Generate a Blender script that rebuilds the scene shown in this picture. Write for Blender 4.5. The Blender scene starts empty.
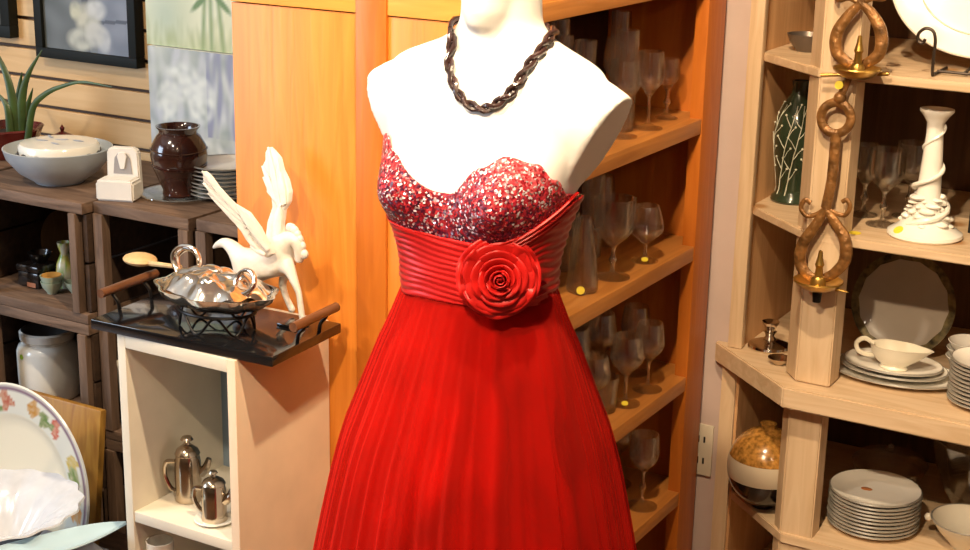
import bpy, bmesh, math, random
from mathutils import Vector, Matrix, noise
from mathutils.bvhtree import BVHTree
random.seed(7)
PI = math.pi
SC = bpy.context.scene
COL = SC.collection
sin, cos = math.sin, math.cos

# ------------------------------------------------------------------ camera
YAW, PIT, ROL, FPX, EYE = math.radians(30.0), math.radians(16.45), math.radians(1.18), 1530.0, 1.75
_f = Vector((-sin(YAW)*cos(PIT), cos(YAW)*cos(PIT), -sin(PIT)))
_r0 = Vector((cos(YAW), sin(YAW), 0)); _u0 = _r0.cross(_f)
_r = cos(ROL)*_r0 + sin(ROL)*_u0; _u = -sin(ROL)*_r0 + cos(ROL)*_u0
CAMPOS = Vector((0, 0, EYE))
def at(px, py, Y):
    """world point on the vertical plane y=Y that lies on the measured photo ray"""
    d = _f + (px-485)/FPX*_r - (py-275)/FPX*_u
    return CAMPOS + d*(Y/d.y)
cd = bpy.data.cameras.new('camera'); cam = bpy.data.objects.new('camera', cd); COL.objects.link(cam)
M = Matrix((( _r.x, _u.x, -_f.x, 0), (_r.y, _u.y, -_f.y, 0), (_r.z, _u.z, -_f.z, EYE), (0, 0, 0, 1)))
cam.matrix_world = M
cd.sensor_width = 36.0; cd.lens = FPX/970*36.0; cd.clip_start = .05
SC.camera = cam
SC.view_settings.view_transform = 'Standard'; SC.view_settings.look = 'None'
SC.view_settings.exposure = 0.15; SC.view_settings.gamma = 1.0; SC.view_settings.use_curve_mapping = False
SC.cycles.transparent_max_bounces = 40
SC.cycles.max_bounces = 20; SC.cycles.transmission_bounces = 20; SC.cycles.glossy_bounces = 8; SC.cycles.diffuse_bounces = 4

# ------------------------------------------------------------------ materials
def nodes(name):
    m = bpy.data.materials.new(name); m.use_nodes = True
    nt = m.node_tree; nt.nodes.clear()
    out = nt.nodes.new('ShaderNodeOutputMaterial')
    return m, nt, out
def N(nt, t, **kw):
    n = nt.nodes.new(t)
    for k, v in kw.items(): setattr(n, k, v)
    return n
def ramp(nt, stops):
    n = nt.nodes.new('ShaderNodeValToRGB'); e = n.color_ramp.elements
    while len(e) < len(stops): e.new(.5)
    for i, (p, c) in enumerate(stops): e[i].position = p; e[i].color = (*c, 1)
    return n
def plain(name, c, rough=.5, metal=0., var=.12, scale=12., bump=0., bscale=60., spec=.5, coat=0., sheen=0., trans=0.):
    m, nt, out = nodes(name)
    b = N(nt, 'ShaderNodeBsdfPrincipled'); tc = N(nt, 'ShaderNodeTexCoord'); nz = N(nt, 'ShaderNodeTexNoise')
    nz.inputs['Scale'].default_value = scale; nz.inputs['Detail'].default_value = 4
    nt.links.new(tc.outputs['Object'], nz.inputs['Vector'])
    lo = tuple(max(0, x*(1-var)) for x in c); hi = tuple(min(1, x*(1+var)) for x in c)
    r = ramp(nt, [(.3, lo), (.7, hi)]); nt.links.new(nz.outputs['Fac'], r.inputs['Fac'])
    nt.links.new(r.outputs['Color'], b.inputs['Base Color'])
    b.inputs['Roughness'].default_value = rough; b.inputs['Metallic'].default_value = metal
    b.inputs['Specular IOR Level'].default_value = spec; b.inputs['Coat Weight'].default_value = coat
    b.inputs['Sheen Weight'].default_value = sheen
    b.inputs['Transmission Weight'].default_value = trans
    if bump:
        n2 = N(nt, 'ShaderNodeTexNoise'); n2.inputs['Scale'].default_value = bscale; n2.inputs['Detail'].default_value = 5
        nt.links.new(tc.outputs['Object'], n2.inputs['Vector'])
        bp = N(nt, 'ShaderNodeBump'); bp.inputs['Strength'].default_value = bump; bp.inputs['Distance'].default_value = .01
        nt.links.new(n2.outputs['Fac'], bp.inputs['Height']); nt.links.new(bp.outputs['Normal'], b.inputs['Normal'])
    nt.links.new(b.outputs[0], out.inputs[0]); return m
def wood(name, c1, c2, stretch=(14, 14, 1.2), rough=.45, bump=.08, spec=.4, coat=0., knots=None):
    m, nt, out = nodes(name)
    b = N(nt, 'ShaderNodeBsdfPrincipled'); tc = N(nt, 'ShaderNodeTexCoord'); mp = N(nt, 'ShaderNodeMapping')
    mp.inputs['Scale'].default_value = stretch
    nt.links.new(tc.outputs['Object'], mp.inputs['Vector'])
    nz = N(nt, 'ShaderNodeTexNoise'); nz.inputs['Scale'].default_value = 3; nz.inputs['Detail'].default_value = 7; nz.inputs['Distortion'].default_value = 1.2
    nt.links.new(mp.outputs[0], nz.inputs['Vector'])
    r = ramp(nt, [(.32, c1), (.5, tuple((a+b_)/2 for a, b_ in zip(c1, c2))), (.68, c2)])
    nt.links.new(nz.outputs['Fac'], r.inputs['Fac'])
    last = r.outputs['Color']
    if knots:
        vo = N(nt, 'ShaderNodeTexVoronoi'); vo.inputs['Scale'].default_value = 5
        nt.links.new(tc.outputs['Object'], vo.inputs['Vector'])
        kr = ramp(nt, [(.06, (1, 1, 1)), (.13, (0, 0, 0))]); nt.links.new(vo.outputs['Distance'], kr.inputs['Fac'])
        mx = N(nt, 'ShaderNodeMix', data_type='RGBA'); nt.links.new(kr.outputs['Color'], mx.inputs[0])
        nt.links.new(last, mx.inputs[6]); mx.inputs[7].default_value = (*knots, 1); last = mx.outputs[2]
    nt.links.new(last, b.inputs['Base Color'])
    b.inputs['Roughness'].default_value = rough; b.inputs['Specular IOR Level'].default_value = spec; b.inputs['Coat Weight'].default_value = coat
    bp = N(nt, 'ShaderNodeBump'); bp.inputs['Strength'].default_value = bump; bp.inputs['Distance'].default_value = .01
    nt.links.new(nz.outputs['Fac'], bp.inputs['Height']); nt.links.new(bp.outputs['Normal'], b.inputs['Normal'])
    nt.links.new(b.outputs[0], out.inputs[0]); return m
def glass(name, tint=(1, 1, 1), edge=.55, base=.06, rough=.03):
    m, nt, out = nodes(name)
    t = N(nt, 'ShaderNodeBsdfTransparent'); t.inputs[0].default_value = (*tint, 1)
    g = N(nt, 'ShaderNodeBsdfGlossy'); g.inputs['Roughness'].default_value = rough; g.inputs[0].default_value = (1, 1, 1, 1)
    lw = N(nt, 'ShaderNodeLayerWeight'); lw.inputs[0].default_value = .35
    r = ramp(nt, [(0, (base,)*3), (.55, (base*2,)*3), (1, (edge,)*3)])
    nt.links.new(lw.outputs['Facing'], r.inputs['Fac'])
    mx = N(nt, 'ShaderNodeMixShader'); nt.links.new(r.outputs['Color'], mx.inputs[0])
    nt.links.new(t.outputs[0], mx.inputs[1]); nt.links.new(g.outputs[0], mx.inputs[2])
    nt.links.new(mx.outputs[0], out.inputs[0]); return m
def painted(name, rough=.5, coat=0.):
    m, nt, out = nodes(name)
    b = N(nt, 'ShaderNodeBsdfPrincipled'); a = N(nt, 'ShaderNodeVertexColor'); a.layer_name = 'paint'
    nt.links.new(a.outputs[0], b.inputs['Base Color']); b.inputs['Roughness'].default_value = rough; b.inputs['Coat Weight'].default_value = coat
    nt.links.new(b.outputs[0], out.inputs[0]); return m
def tulle(name):
    m, nt, out = nodes(name)
    t = N(nt, 'ShaderNodeBsdfTransparent'); t.inputs[0].default_value = (.86, .45, .42, 1)
    d = N(nt, 'ShaderNodeBsdfDiffuse'); d.inputs[0].default_value = (.85, .040, .026, 1)
    tl = N(nt, 'ShaderNodeBsdfTranslucent'); tl.inputs[0].default_value = (.75, .03, .02, 1)
    m1 = N(nt, 'ShaderNodeMixShader'); m1.inputs[0].default_value = .35
    nt.links.new(d.outputs[0], m1.inputs[1]); nt.links.new(tl.outputs[0], m1.inputs[2])
    lw = N(nt, 'ShaderNodeLayerWeight'); lw.inputs[0].default_value = .4
    r = ramp(nt, [(0, (.14,)*3), (.5, (.30,)*3), (.8, (.65,)*3), (1, (.9,)*3)]); nt.links.new(lw.outputs['Facing'], r.inputs['Fac'])
    m2 = N(nt, 'ShaderNodeMixShader'); nt.links.new(r.outputs['Color'], m2.inputs[0])
    nt.links.new(t.outputs[0], m2.inputs[1]); nt.links.new(m1.outputs[0], m2.inputs[2])
    nt.links.new(m2.outputs[0], out.inputs[0]); return m
def sequins(name):
    m, nt, out = nodes(name)
    b = N(nt, 'ShaderNodeBsdfPrincipled'); tc = N(nt, 'ShaderNodeTexCoord')
    vo = N(nt, 'ShaderNodeTexVoronoi'); vo.inputs['Scale'].default_value = 370
    nt.links.new(tc.outputs['Object'], vo.inputs['Vector'])
    sp = N(nt, 'ShaderNodeSeparateColor'); nt.links.new(vo.outputs['Color'], sp.inputs[0])
    nz = N(nt, 'ShaderNodeTexNoise'); nz.inputs['Scale'].default_value = 16; nt.links.new(tc.outputs['Object'], nz.inputs['Vector'])
    a = N(nt, 'ShaderNodeVertexColor'); a.layer_name = 'paint'
    sa = N(nt, 'ShaderNodeSeparateColor'); nt.links.new(a.outputs[0], sa.inputs[0])
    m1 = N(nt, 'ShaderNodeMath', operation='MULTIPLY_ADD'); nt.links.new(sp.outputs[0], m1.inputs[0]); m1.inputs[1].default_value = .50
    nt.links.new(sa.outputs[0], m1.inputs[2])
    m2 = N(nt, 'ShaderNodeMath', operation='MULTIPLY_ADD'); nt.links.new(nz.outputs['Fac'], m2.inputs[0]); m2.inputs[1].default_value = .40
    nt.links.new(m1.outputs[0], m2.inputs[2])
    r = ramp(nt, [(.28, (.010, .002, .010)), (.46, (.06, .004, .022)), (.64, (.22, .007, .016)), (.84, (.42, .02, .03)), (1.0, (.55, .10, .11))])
    nt.links.new(m2.outputs[0], r.inputs['Fac'])
    # scattered silver sequins
    gt = N(nt, 'ShaderNodeMath', operation='GREATER_THAN'); gt.inputs[1].default_value = .84; nt.links.new(sp.outputs[1], gt.inputs[0])
    mx = N(nt, 'ShaderNodeMix', data_type='RGBA'); nt.links.new(gt.outputs[0], mx.inputs[0]); nt.links.new(r.outputs['Color'], mx.inputs[6]); mx.inputs[7].default_value = (.80, .72, .76, 1)
    nt.links.new(mx.outputs[2], b.inputs['Base Color'])
    mm = N(nt, 'ShaderNodeMath', operation='MULTIPLY'); nt.links.new(gt.outputs[0], mm.inputs[0]); mm.inputs[1].default_value = .45
    nt.links.new(mm.outputs[0], b.inputs['Metallic'])
    b.inputs['Roughness'].default_value = .28
    # every sequin tilts its own way
    geo = N(nt, 'ShaderNodeNewGeometry')
    vm = N(nt, 'ShaderNodeVectorMath', operation='SUBTRACT'); nt.links.new(vo.outputs['Color'], vm.inputs[0]); vm.inputs[1].default_value = (.5, .5, .5)
    vs = N(nt, 'ShaderNodeVectorMath', operation='SCALE'); nt.links.new(vm.outputs[0], vs.inputs[0]); vs.inputs['Scale'].default_value = .9
    va = N(nt, 'ShaderNodeVectorMath', operation='ADD'); nt.links.new(geo.outputs['Normal'], va.inputs[0]); nt.links.new(vs.outputs[0], va.inputs[1])
    vn = N(nt, 'ShaderNodeVectorMath', operation='NORMALIZE'); nt.links.new(va.outputs[0], vn.inputs[0])
    nt.links.new(vn.outputs[0], b.inputs['Normal'])
    nt.links.new(b.outputs[0], out.inputs[0]); return m

ORANGE = wood('orange_wood', (.58, .178, .02), (.68, .235, .032), rough=.42)
ORANGE2 = wood('orange_wood_stile', (.44, .115, .011), (.53, .155, .018), rough=.4)
ORANGE_SH = wood('orange_wood_shelf', (.42, .15, .028), (.56, .225, .05), stretch=(14, 1.2, 14), rough=.4)
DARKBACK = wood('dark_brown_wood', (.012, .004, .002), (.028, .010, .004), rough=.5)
PINE = wood('pine_wood', (.55, .38, .22), (.66, .485, .31), rough=.55, knots=(.45, .25, .10))
PINE_H = wood('pine_wood_lengthwise', (.55, .38, .22), (.67, .495, .32), stretch=(1.2, 14, 14), rough=.55, knots=(.42, .22, .09))
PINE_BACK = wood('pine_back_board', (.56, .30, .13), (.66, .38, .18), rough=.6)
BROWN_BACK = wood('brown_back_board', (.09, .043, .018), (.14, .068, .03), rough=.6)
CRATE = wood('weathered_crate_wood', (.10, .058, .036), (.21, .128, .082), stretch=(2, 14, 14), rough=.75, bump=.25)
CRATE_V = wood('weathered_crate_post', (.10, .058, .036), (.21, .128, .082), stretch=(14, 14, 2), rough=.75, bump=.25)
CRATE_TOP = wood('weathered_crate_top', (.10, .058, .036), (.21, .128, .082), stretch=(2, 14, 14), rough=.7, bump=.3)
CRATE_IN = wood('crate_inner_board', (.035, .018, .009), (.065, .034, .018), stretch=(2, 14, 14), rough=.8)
SLAT = wood('slatwall_board', (.60, .36, .15), (.70, .45, .21), stretch=(1, 10, 10), rough=.5)
GROOVE = plain('slatwall_groove', (.10, .06, .04), .8)
WALLP = plain('mauve_wall_paint', (.52, .40, .35), .75, var=.05)
WALLC = plain('cream_wall_paint', (.62, .52, .40), .8, var=.05)
CEILM = plain('ceiling_paint', (.7, .66, .58), .85, var=.04)
FLOORM = wood('floor_boards', (.20, .10, .05), (.32, .17, .085), stretch=(1.2, 12, 12), rough=.4)
WHITE_P = plain('white_painted_board', (.72, .66, .54), .5, var=.06)
SHADE_P = plain('shaded_white_board', (.26, .35, .46), .6, var=.10, bump=.05)  # inner shade of the white cabinet put into the colour, blued against warm bounce
BLACKGL = plain('black_gloss_tray', (.006, .006, .007), .12, var=.3, coat=.5)
BLACKMET = plain('black_wire', (.015, .013, .012), .35, metal=.7)
BROWNROD = wood('turned_brown_wood', (.085, .032, .013), (.16, .065, .03), stretch=(12, 2, 12), rough=.35, coat=.3)
SILVER = plain('polished_silver', (.80, .74, .66), .12, metal=1., var=.12, scale=25, bump=.05, bscale=40)
SILVERD = plain('tarnished_silver', (.50, .42, .33), .16, metal=1., var=.25, scale=20)
PORC = plain('white_porcelain', (.85, .82, .74), .18, var=.03, coat=.4)
PORCB = plain('cream_porcelain', (.74, .68, .55), .22, var=.05, coat=.3)
PLATE_W = plain('plate_glaze', (.86, .82, .74), .2, var=.05, coat=.3)
PLATE_EDGE = plain('plate_grey_edge', (.22, .20, .17), .35, var=.1)
STATUE = plain('white_resin', (.66, .62, .56), .45, var=.06, bump=.2, bscale=70)
MANNEQ = plain('matt_white_mannequin', (.86, .83, .78), .55, var=.02)
MARBLE = plain('white_ceramic_block', (.78, .74, .68), .45, var=.06)
STONEW = plain('pale_blue_stoneware', (.40, .44, .47), .35, var=.12, coat=.3)
BROWNGL = plain('dark_brown_glaze', (.045, .013, .008), .16, var=.5, scale=14, coat=.6)
RED_S = plain('red_satin', (.50, .010, .008), .40, var=.12, spec=.3)
RED_L = plain('red_lining', (.50, .012, .012), .5, var=.3, scale=7, spec=.3)
RED_T = tulle('red_tulle')
SEQ = sequins('red_plum_sequins')
BEAD = plain('dark_bead', (.035, .016, .014), .22, var=.6, scale=120, spec=.8)
def realglass(name, c=(1, 1, 1), rough=.0, mixt=.35):
    m, nt, out = nodes(name)
    g = N(nt, 'ShaderNodeBsdfGlass'); g.inputs['IOR'].default_value = 1.6; g.inputs['Roughness'].default_value = rough; g.inputs[0].default_value = (*c, 1)
    t = N(nt, 'ShaderNodeBsdfTransparent'); t.inputs[0].default_value = (*c, 1)
    mx = N(nt, 'ShaderNodeMixShader'); mx.inputs[0].default_value = mixt
    nt.links.new(g.outputs[0], mx.inputs[1]); nt.links.new(t.outputs[0], mx.inputs[2])
    gl = N(nt, 'ShaderNodeBsdfGlossy'); gl.inputs['Roughness'].default_value = .06
    m3 = N(nt, 'ShaderNodeMixShader'); m3.inputs[0].default_value = .08
    nt.links.new(mx.outputs[0], m3.inputs[1]); nt.links.new(gl.outputs[0], m3.inputs[2])
    nt.links.new(m3.outputs[0], out.inputs[0]); return m
GLASS = realglass('clear_glass', (.99, .99, .985), .0, .55)
GLASSG = realglass('grey_cut_glass', (.97, .97, .96), .02, .4)
PAINT = painted('painted_picture', .55)
PAINTG = painted('painted_glaze', .22, .4)
BLACKF = plain('black_frame', (.006, .007, .005), .6, spec=.2)
CANVAS = plain('canvas_edge', (.78, .76, .70), .7)
LEAFM = plain('aloe_leaf', (.040, .070, .013), .4, var=.4, scale=18)
POTM = plain('maroon_glaze', (.10, .012, .010), .25, var=.4, coat=.4)
SOIL = plain('soil', (.03, .02, .012), .9)
YTAG = plain('yellow_price_sticker', (.80, .62, .04), .5, var=.05)
GTAG = plain('green_price_sticker', (.30, .55, .04), .5, var=.05)
PALEGREEN = plain('pale_green_glaze', (.42, .50, .38), .3, var=.08, coat=.3)
ORANGEGL = plain('amber_inside_glaze', (.60, .30, .07), .3)
BLACKLAC = plain('black_lacquer', (.012, .009, .008), .2, coat=.5)
COPPERLABEL = plain('pinkish_label', (.40, .17, .10), .6)
GREYLID = plain('dark_grey_glaze', (.10, .095, .09), .4)
AMBERW = wood('amber_board', (.30, .13, .022), (.45, .24, .045), stretch=(10, 10, 2), rough=.45)
BLUEGL = plain('pale_blue_ceramic', (.48, .66, .76), .25, var=.06, coat=.4)
CLOTH = plain('grey_cloth', (.30, .29, .31), .9, var=.35, scale=8, bump=.3, bscale=25)
BOWLW = plain('white_milk_glass', (.58, .60, .64), .2, var=.08, scale=30, coat=.4)
DGREEN = plain('dark_green_glaze', (.022, .035, .018), .18, var=.3, coat=.5)
TWIG = plain('white_relief_glaze', (.60, .58, .46), .4)
BRASSW = plain('antique_gilt_carving', (.23, .105, .030), .38, metal=.4, var=.55, scale=45, bump=.5, bscale=70)
BRASSB = plain('worn_brass', (.46, .27, .06), .28, metal=.85, var=.25, scale=30)
DBOWL = plain('dark_pewter', (.16, .13, .11), .35, metal=.6)
IRON = plain('dark_iron_wire', (.05, .035, .025), .45, metal=.6)
SWITCH = plain('ivory_plastic', (.62, .55, .42), .4, var=.03)
HOLE = plain('dark_socket', (.01, .008, .006), .8)
AMBERGL = plain('speckled_amber_glaze', (.36, .17, .035), .2, var=.6, scale=90, coat=.5)
CREAMGL = plain('cream_glaze_band', (.62, .52, .38), .3, var=.06, coat=.3)
BLACKGLZ = plain('black_glaze', (.012, .010, .010), .15, coat=.5)
GREYPL = plain('grey_glazed_plate', (.34, .29, .24), .22, var=.06, coat=.3)
GOLDRIM = plain('dark_gilt_border', (.10, .075, .030), .35, metal=.3, var=.8, scale=60)
PALEWOOD = wood('pale_spoon_wood', (.52, .34, .15), (.64, .44, .22), rough=.6)
BLACKBOX = plain('black_card', (.006, .006, .006), .7)

# ------------------------------------------------------------------ mesh helpers
def part(name, bm, mat, parent=None, world=False, smooth=True, angle=40, loc=None):
    me = bpy.data.meshes.new(name)
    if world and parent is not None:
        off = Vector((0, 0, 0)); p = parent
        while p: off += p.location; p = p.parent
        bmesh.ops.translate(bm, verts=bm.verts, vec=-off)
    bmesh.ops.recalc_face_normals(bm, faces=bm.faces)
    if smooth:
        for f in bm.faces: f.smooth = True
        ca = math.radians(angle)
        for e in bm.edges:
            if len(e.link_faces) == 2 and e.calc_face_angle(0) > ca: e.smooth = False
    bm.to_mesh(me); bm.free()
    o = bpy.data.objects.new(name, me); COL.objects.link(o)
    for m in (mat if isinstance(mat, (list, tuple)) else [mat]): me.materials.append(m)
    if parent is not None: o.parent = parent
    if loc is not None: o.location = loc
    return o
def tag(o, label, cat, group=None):
    o['label'] = label; o['category'] = cat
    if group: o['group'] = group
    return o
def thing(name, label, cat, loc, group=None, rz=0):
    o = bpy.data.objects.new(name, None); COL.objects.link(o); o.empty_display_size = .03
    o.location = loc; o.rotation_euler = (0, 0, rz)
    return tag(o, label, cat, group)
def struct(name, bm, mat, smooth=False):
    o = part(name, bm, mat, smooth=smooth); o['kind'] = 'structure'; return o
def copy_tree(o, parent=None):
    c = o.copy(); COL.objects.link(c)
    if parent: c.parent = parent; c.matrix_parent_inverse = o.matrix_parent_inverse.copy()
    for ch in list(o.children): copy_tree(ch, c)
    return c
def again(src, loc, label, rz=0, scale=1., group=None):
    c = copy_tree(src); c.location = loc; c.rotation_euler = (0, 0, rz); c.scale = (scale,)*3
    c['label'] = label
    if group: c['group'] = group
    return c
def box(bm, x0, x1, y0, y1, z0, z1, bev=0.):
    g = bmesh.ops.create_cube(bm, size=1)
    vs = g['verts']
    for v in vs:
        v.co = Vector(((x0+x1)/2+v.co.x*(x1-x0), (y0+y1)/2+v.co.y*(y1-y0), (z0+z1)/2+v.co.z*(z1-z0)))
    if bev:
        es = list({e for v in vs for e in v.link_edges})
        bmesh.ops.bevel(bm, geom=es, offset=bev, segments=2, affect='EDGES', profile=.6)
    return bm
def bx(*a, bev=.0015):
    bm = bmesh.new(); box(bm, *a, bev=bev); return bm
def lathe(prof, n=32, c=(0, 0, 0), bm=None, sx=1., sy=1., wob=None):
    bm = bm or bmesh.new(); rings = []
    for r, z in prof:
        if r < 1e-5: rings.append([bm.verts.new((c[0], c[1], c[2]+z))]); continue
        ring = []
        for i in range(n):
            a = 2*PI*i/n; k = r*(wob(a, r, z) if wob else 1)
            ring.append(bm.verts.new((c[0]+k*cos(a)*sx, c[1]+k*sin(a)*sy, c[2]+z)))
        rings.append(ring)
    for A, B in zip(rings, rings[1:]):
        if len(A) == 1 and len(B) == 1: continue
        for i in range(n):
            j = (i+1) % n
            if len(A) == 1: bm.faces.new((A[0], B[i], B[j]))
            elif len(B) == 1: bm.faces.new((A[i], B[0], A[j]))
            else: bm.faces.new((A[i], B[i], B[j], A[j]))
    return bm
def smoothpath(pts, sub=6, closed=False):
    P = [Vector(p) for p in pts]; n = len(P); out = []
    rng = range(n if closed else n-1)
    for i in rng:
        p0 = P[(i-1) % n] if (closed or i > 0) else P[0]*2-P[1]
        p1 = P[i]; p2 = P[(i+1) % n]
        p3 = P[(i+2) % n] if (closed or i+2 < n) else P[-1]*2-P[-2]
        for k in range(sub):
            t = k/sub
            out.append(.5*((2*p1)+(p2-p0)*t+(2*p0-5*p1+4*p2-p3)*t*t+(3*p1-p0-3*p2+p3)*t**3))
    if not closed: out.append(P[-1])
    return out
def tube(pts, r, n=8, closed=False, bm=None, flat=None, up=None):
    """tube along pts; r number or list; flat=(ax, dir) squashes the section along dir"""
    bm = bm or bmesh.new(); pts = [Vector(p) for p in pts]; m = len(pts)
    rr = r if isinstance(r, (list, tuple)) else [r]*m
    T = []
    for i in range(m):
        a = pts[(i-1) % m] if (closed or i > 0) else pts[i]; b = pts[(i+1) % m] if (closed or i < m-1) else pts[i]
        d = (b-a); T.append(d.normalized() if d.length > 1e-9 else Vector((0, 0, 1)))
    ref = Vector(up) if up else (Vector((0, 0, 1)) if abs(T[0].z) < .9 else Vector((1, 0, 0)))
    nrm = (ref-T[0]*ref.dot(T[0])).normalized(); rings = []
    for i in range(m):
        if up: nn = Vector(up)-T[i]*Vector(up).dot(T[i]); nrm = nn.normalized() if nn.length > 1e-6 else nrm
        else:
            nn = nrm-T[i]*nrm.dot(T[i]); nrm = nn.normalized() if nn.length > 1e-6 else nrm
        bn = T[i].cross(nrm); ring = []
        for k in range(n):
            a = 2*PI*k/n
            ring.append(bm.verts.new(pts[i]+rr[i]*(cos(a)*nrm*(flat or 1)+sin(a)*bn)))
        rings.append(ring)
    L = list(zip(rings, rings[1:]))+([(rings[-1], rings[0])] if closed else [])
    for A, B in L:
        for k in range(n): bm.faces.new((A[k], A[(k+1) % n], B[(k+1) % n], B[k]))
    if not closed: bm.faces.new(rings[0][::-1]); bm.faces.new(rings[-1])
    return bm
def rot(bm, axis, ang, c=(0, 0, 0)):
    bmesh.ops.rotate(bm, verts=bm.verts, cent=c, matrix=Matrix.Rotation(ang, 3, axis)); return bm
def move(bm, v): bmesh.ops.translate(bm, verts=bm.verts, vec=v); return bm
def ball(c, r, bm=None, s=(1, 1, 1), sub=16):
    bm = bm or bmesh.new()
    g = bmesh.ops.create_uvsphere(bm, u_segments=sub, v_segments=max(6, sub//2), radius=1)
    for v in g['verts']: v.co = Vector((c[0]+v.co.x*r*s[0], c[1]+v.co.y*r*s[1], c[2]+v.co.z*r*s[2]))
    return bm
def grid(fn, nu, nv, cu=False, bm=None):
    """surface fn(u,v) u,v in 0..1 ; cu closes u"""
    bm = bm or bmesh.new(); V = []
    for j in range(nv+1):
        V.append([bm.verts.new(fn(i/nu, j/nv)) for i in range(nu if cu else nu+1)])
    for j in range(nv):
        for i in range(nu):
            k = (i+1) % nu if cu else i+1
            bm.faces.new((V[j][i], V[j][k], V[j+1][k], V[j+1][i]))
    return bm
def thick(bm, t):
    bmesh.ops.recalc_face_normals(bm, faces=bm.faces)
    bmesh.ops.solidify(bm, geom=list(bm.faces), thickness=t); return bm
def extrude_poly(pts, dvec):
    bm = bmesh.new(); vs = [bm.verts.new(p) for p in pts]; f = bm.faces.new(vs)
    r = bmesh.ops.extrude_face_region(bm, geom=[f]); bmesh.ops.translate(bm, verts=[v for v in r['geom'] if isinstance(v, bmesh.types.BMVert)], vec=dvec)
    return bm
def paint(o, fn):
    me = o.data; ca = me.color_attributes.new('paint', 'FLOAT_COLOR', 'POINT')
    for i, v in enumerate(me.vertices): ca.data[i].color = (*fn(v.co), 1)
def disc_tag(c, r, nrm, name, parent, mat, world=True):
    bm = lathe([(0, -.0006), (r, -.0006), (r, .0006), (0, .0006)], 14)
    q = Vector((0, 0, 1)).rotation_difference(Vector(nrm)); bmesh.ops.rotate(bm, verts=bm.verts, cent=(0, 0, 0), matrix=q.to_matrix())
    move(bm, c); o = part(name, bm, mat, parent, world=world); o['label'] = 'small round yellow price sticker' if mat is YTAG else 'small round green price sticker'; return o
def toward(p):                    # unit vector from a point to where a viewer in the aisle stands
    return (CAMPOS-Vector(p)).normalized()

# ================================================================== THE SETTING
struct('floor', bx(-5, 3, -3, 3.6, -.06, 0, bev=0), FLOORM)
struct('ceiling', bx(-5, 3, -3, 3.6, 2.95, 3.0, bev=0), CEILM)
struct('wall_back', bx(-5, 3, 3.48, 3.6, 0, 2.95, bev=0), WALLC)
struct('wall_left', bx(-5.1, -5, -3, 3.6, 0, 2.95, bev=0), WALLC)
struct('wall_right', bx(3, 3.1, -3, 3.6, 0, 2.95, bev=0), WALLC)
struct('wall_front', bx(-5, 3, -3.1, -3, 0, 2.95, bev=0), WALLC)
struct('wall_middle', bx(-1.75, -1.135, 3.07, 3.48, 0, 2.95, bev=0), WALLP)
bm = bmesh.new(); box(bm, -5, -1.77, 2.70, 2.78, 0, 2.95)
struct('wall_slatted', bm, GROOVE)
bm = bmesh.new(); z = .0; sp = .0712; z0 = .986-13*sp
for k in range(40):
    a = z0+k*sp+.005; b = z0+(k+1)*sp-.004
    if b > 2.95: break
    if a < 0: a = 0.0
    if b <= a: continue
    box(bm, -5, -1.77, 2.685, 2.70, a, b, bev=.002)
struct('trim_1', bm, SLAT)

# ------------------------------------------------------------------ tall orange bookcase
BX0, BX1, BXM, BY0, BY1 = -1.75, -1.19, -1.45, 2.12, 3.05
t = thing('bookcase', 'tall orange wood bookcase with open shelves of glassware behind the mannequin', 'bookcase', (BXM, 2.6, 0))
bm = bmesh.new(); box(bm, BX0, -1.481, BY0, BY0+.022, .0, 1.440, bev=.0015)
part('end_panel', bm, ORANGE, t, True)
bm = bmesh.new(); box(bm, -1.481, -1.419, BY0-.006, BY0+.03, .0, 2.05, bev=.002)
part('stile', bm, ORANGE2, t, True)
part('end_panel', bx(-1.419, BX1, BY0, BY0+.022, 0, 1.440), ORANGE, t, True)
bm = bmesh.new(); box(bm, BX0, -1.481, BY0-.003, BY0+.025, 1.442, 1.56, bev=.002); box(bm, -1.419, BX1, BY0-.003, BY0+.025, 1.442, 1.56, bev=.002)
part('rail', bm, wood('orange_wood_rail', (.66, .27, .04), (.78, .36, .07), stretch=(1.2, 14, 14)), t, True)
part('end_panel', bx(BX0, -1.481, BY0, BY0+.022, 1.562, 2.05), ORANGE, t, True)
part('end_panel', bx(-1.419, BX1, BY0, BY0+.022, 1.562, 2.05), ORANGE, t, True)
part('end_panel', bx(BX0, BX1-.03, BY1-.025, BY1, 0, 2.05), ORANGE2, t, True)
part('front_stile', bx(BX1-.03, BX1, BY1-.095, BY1, 0, 2.05, bev=.003), ORANGE2, t, True)
part('front_stile', bx(BX1-.03, BX1, BY0+.022, BY0+.05, 0, 2.05, bev=.003), ORANGE2, t, True)
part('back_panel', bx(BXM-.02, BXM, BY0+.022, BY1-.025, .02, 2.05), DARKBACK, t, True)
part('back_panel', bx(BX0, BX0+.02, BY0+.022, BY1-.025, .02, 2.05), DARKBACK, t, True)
part('top_board', bx(BX0-.01, BX1+.01, BY0-.01, BY1, 2.05, 2.08), ORANGE_SH, t, True)
SHELVES = [.045, .319, .594, .891, 1.167, 1.468, 1.76]
for z in SHELVES:
    o = part('shelf', bx(BXM, BX1-.002, BY0+.05, BY1-.026, z-.032, z, bev=.002), ORANGE_SH, t, True)

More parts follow.
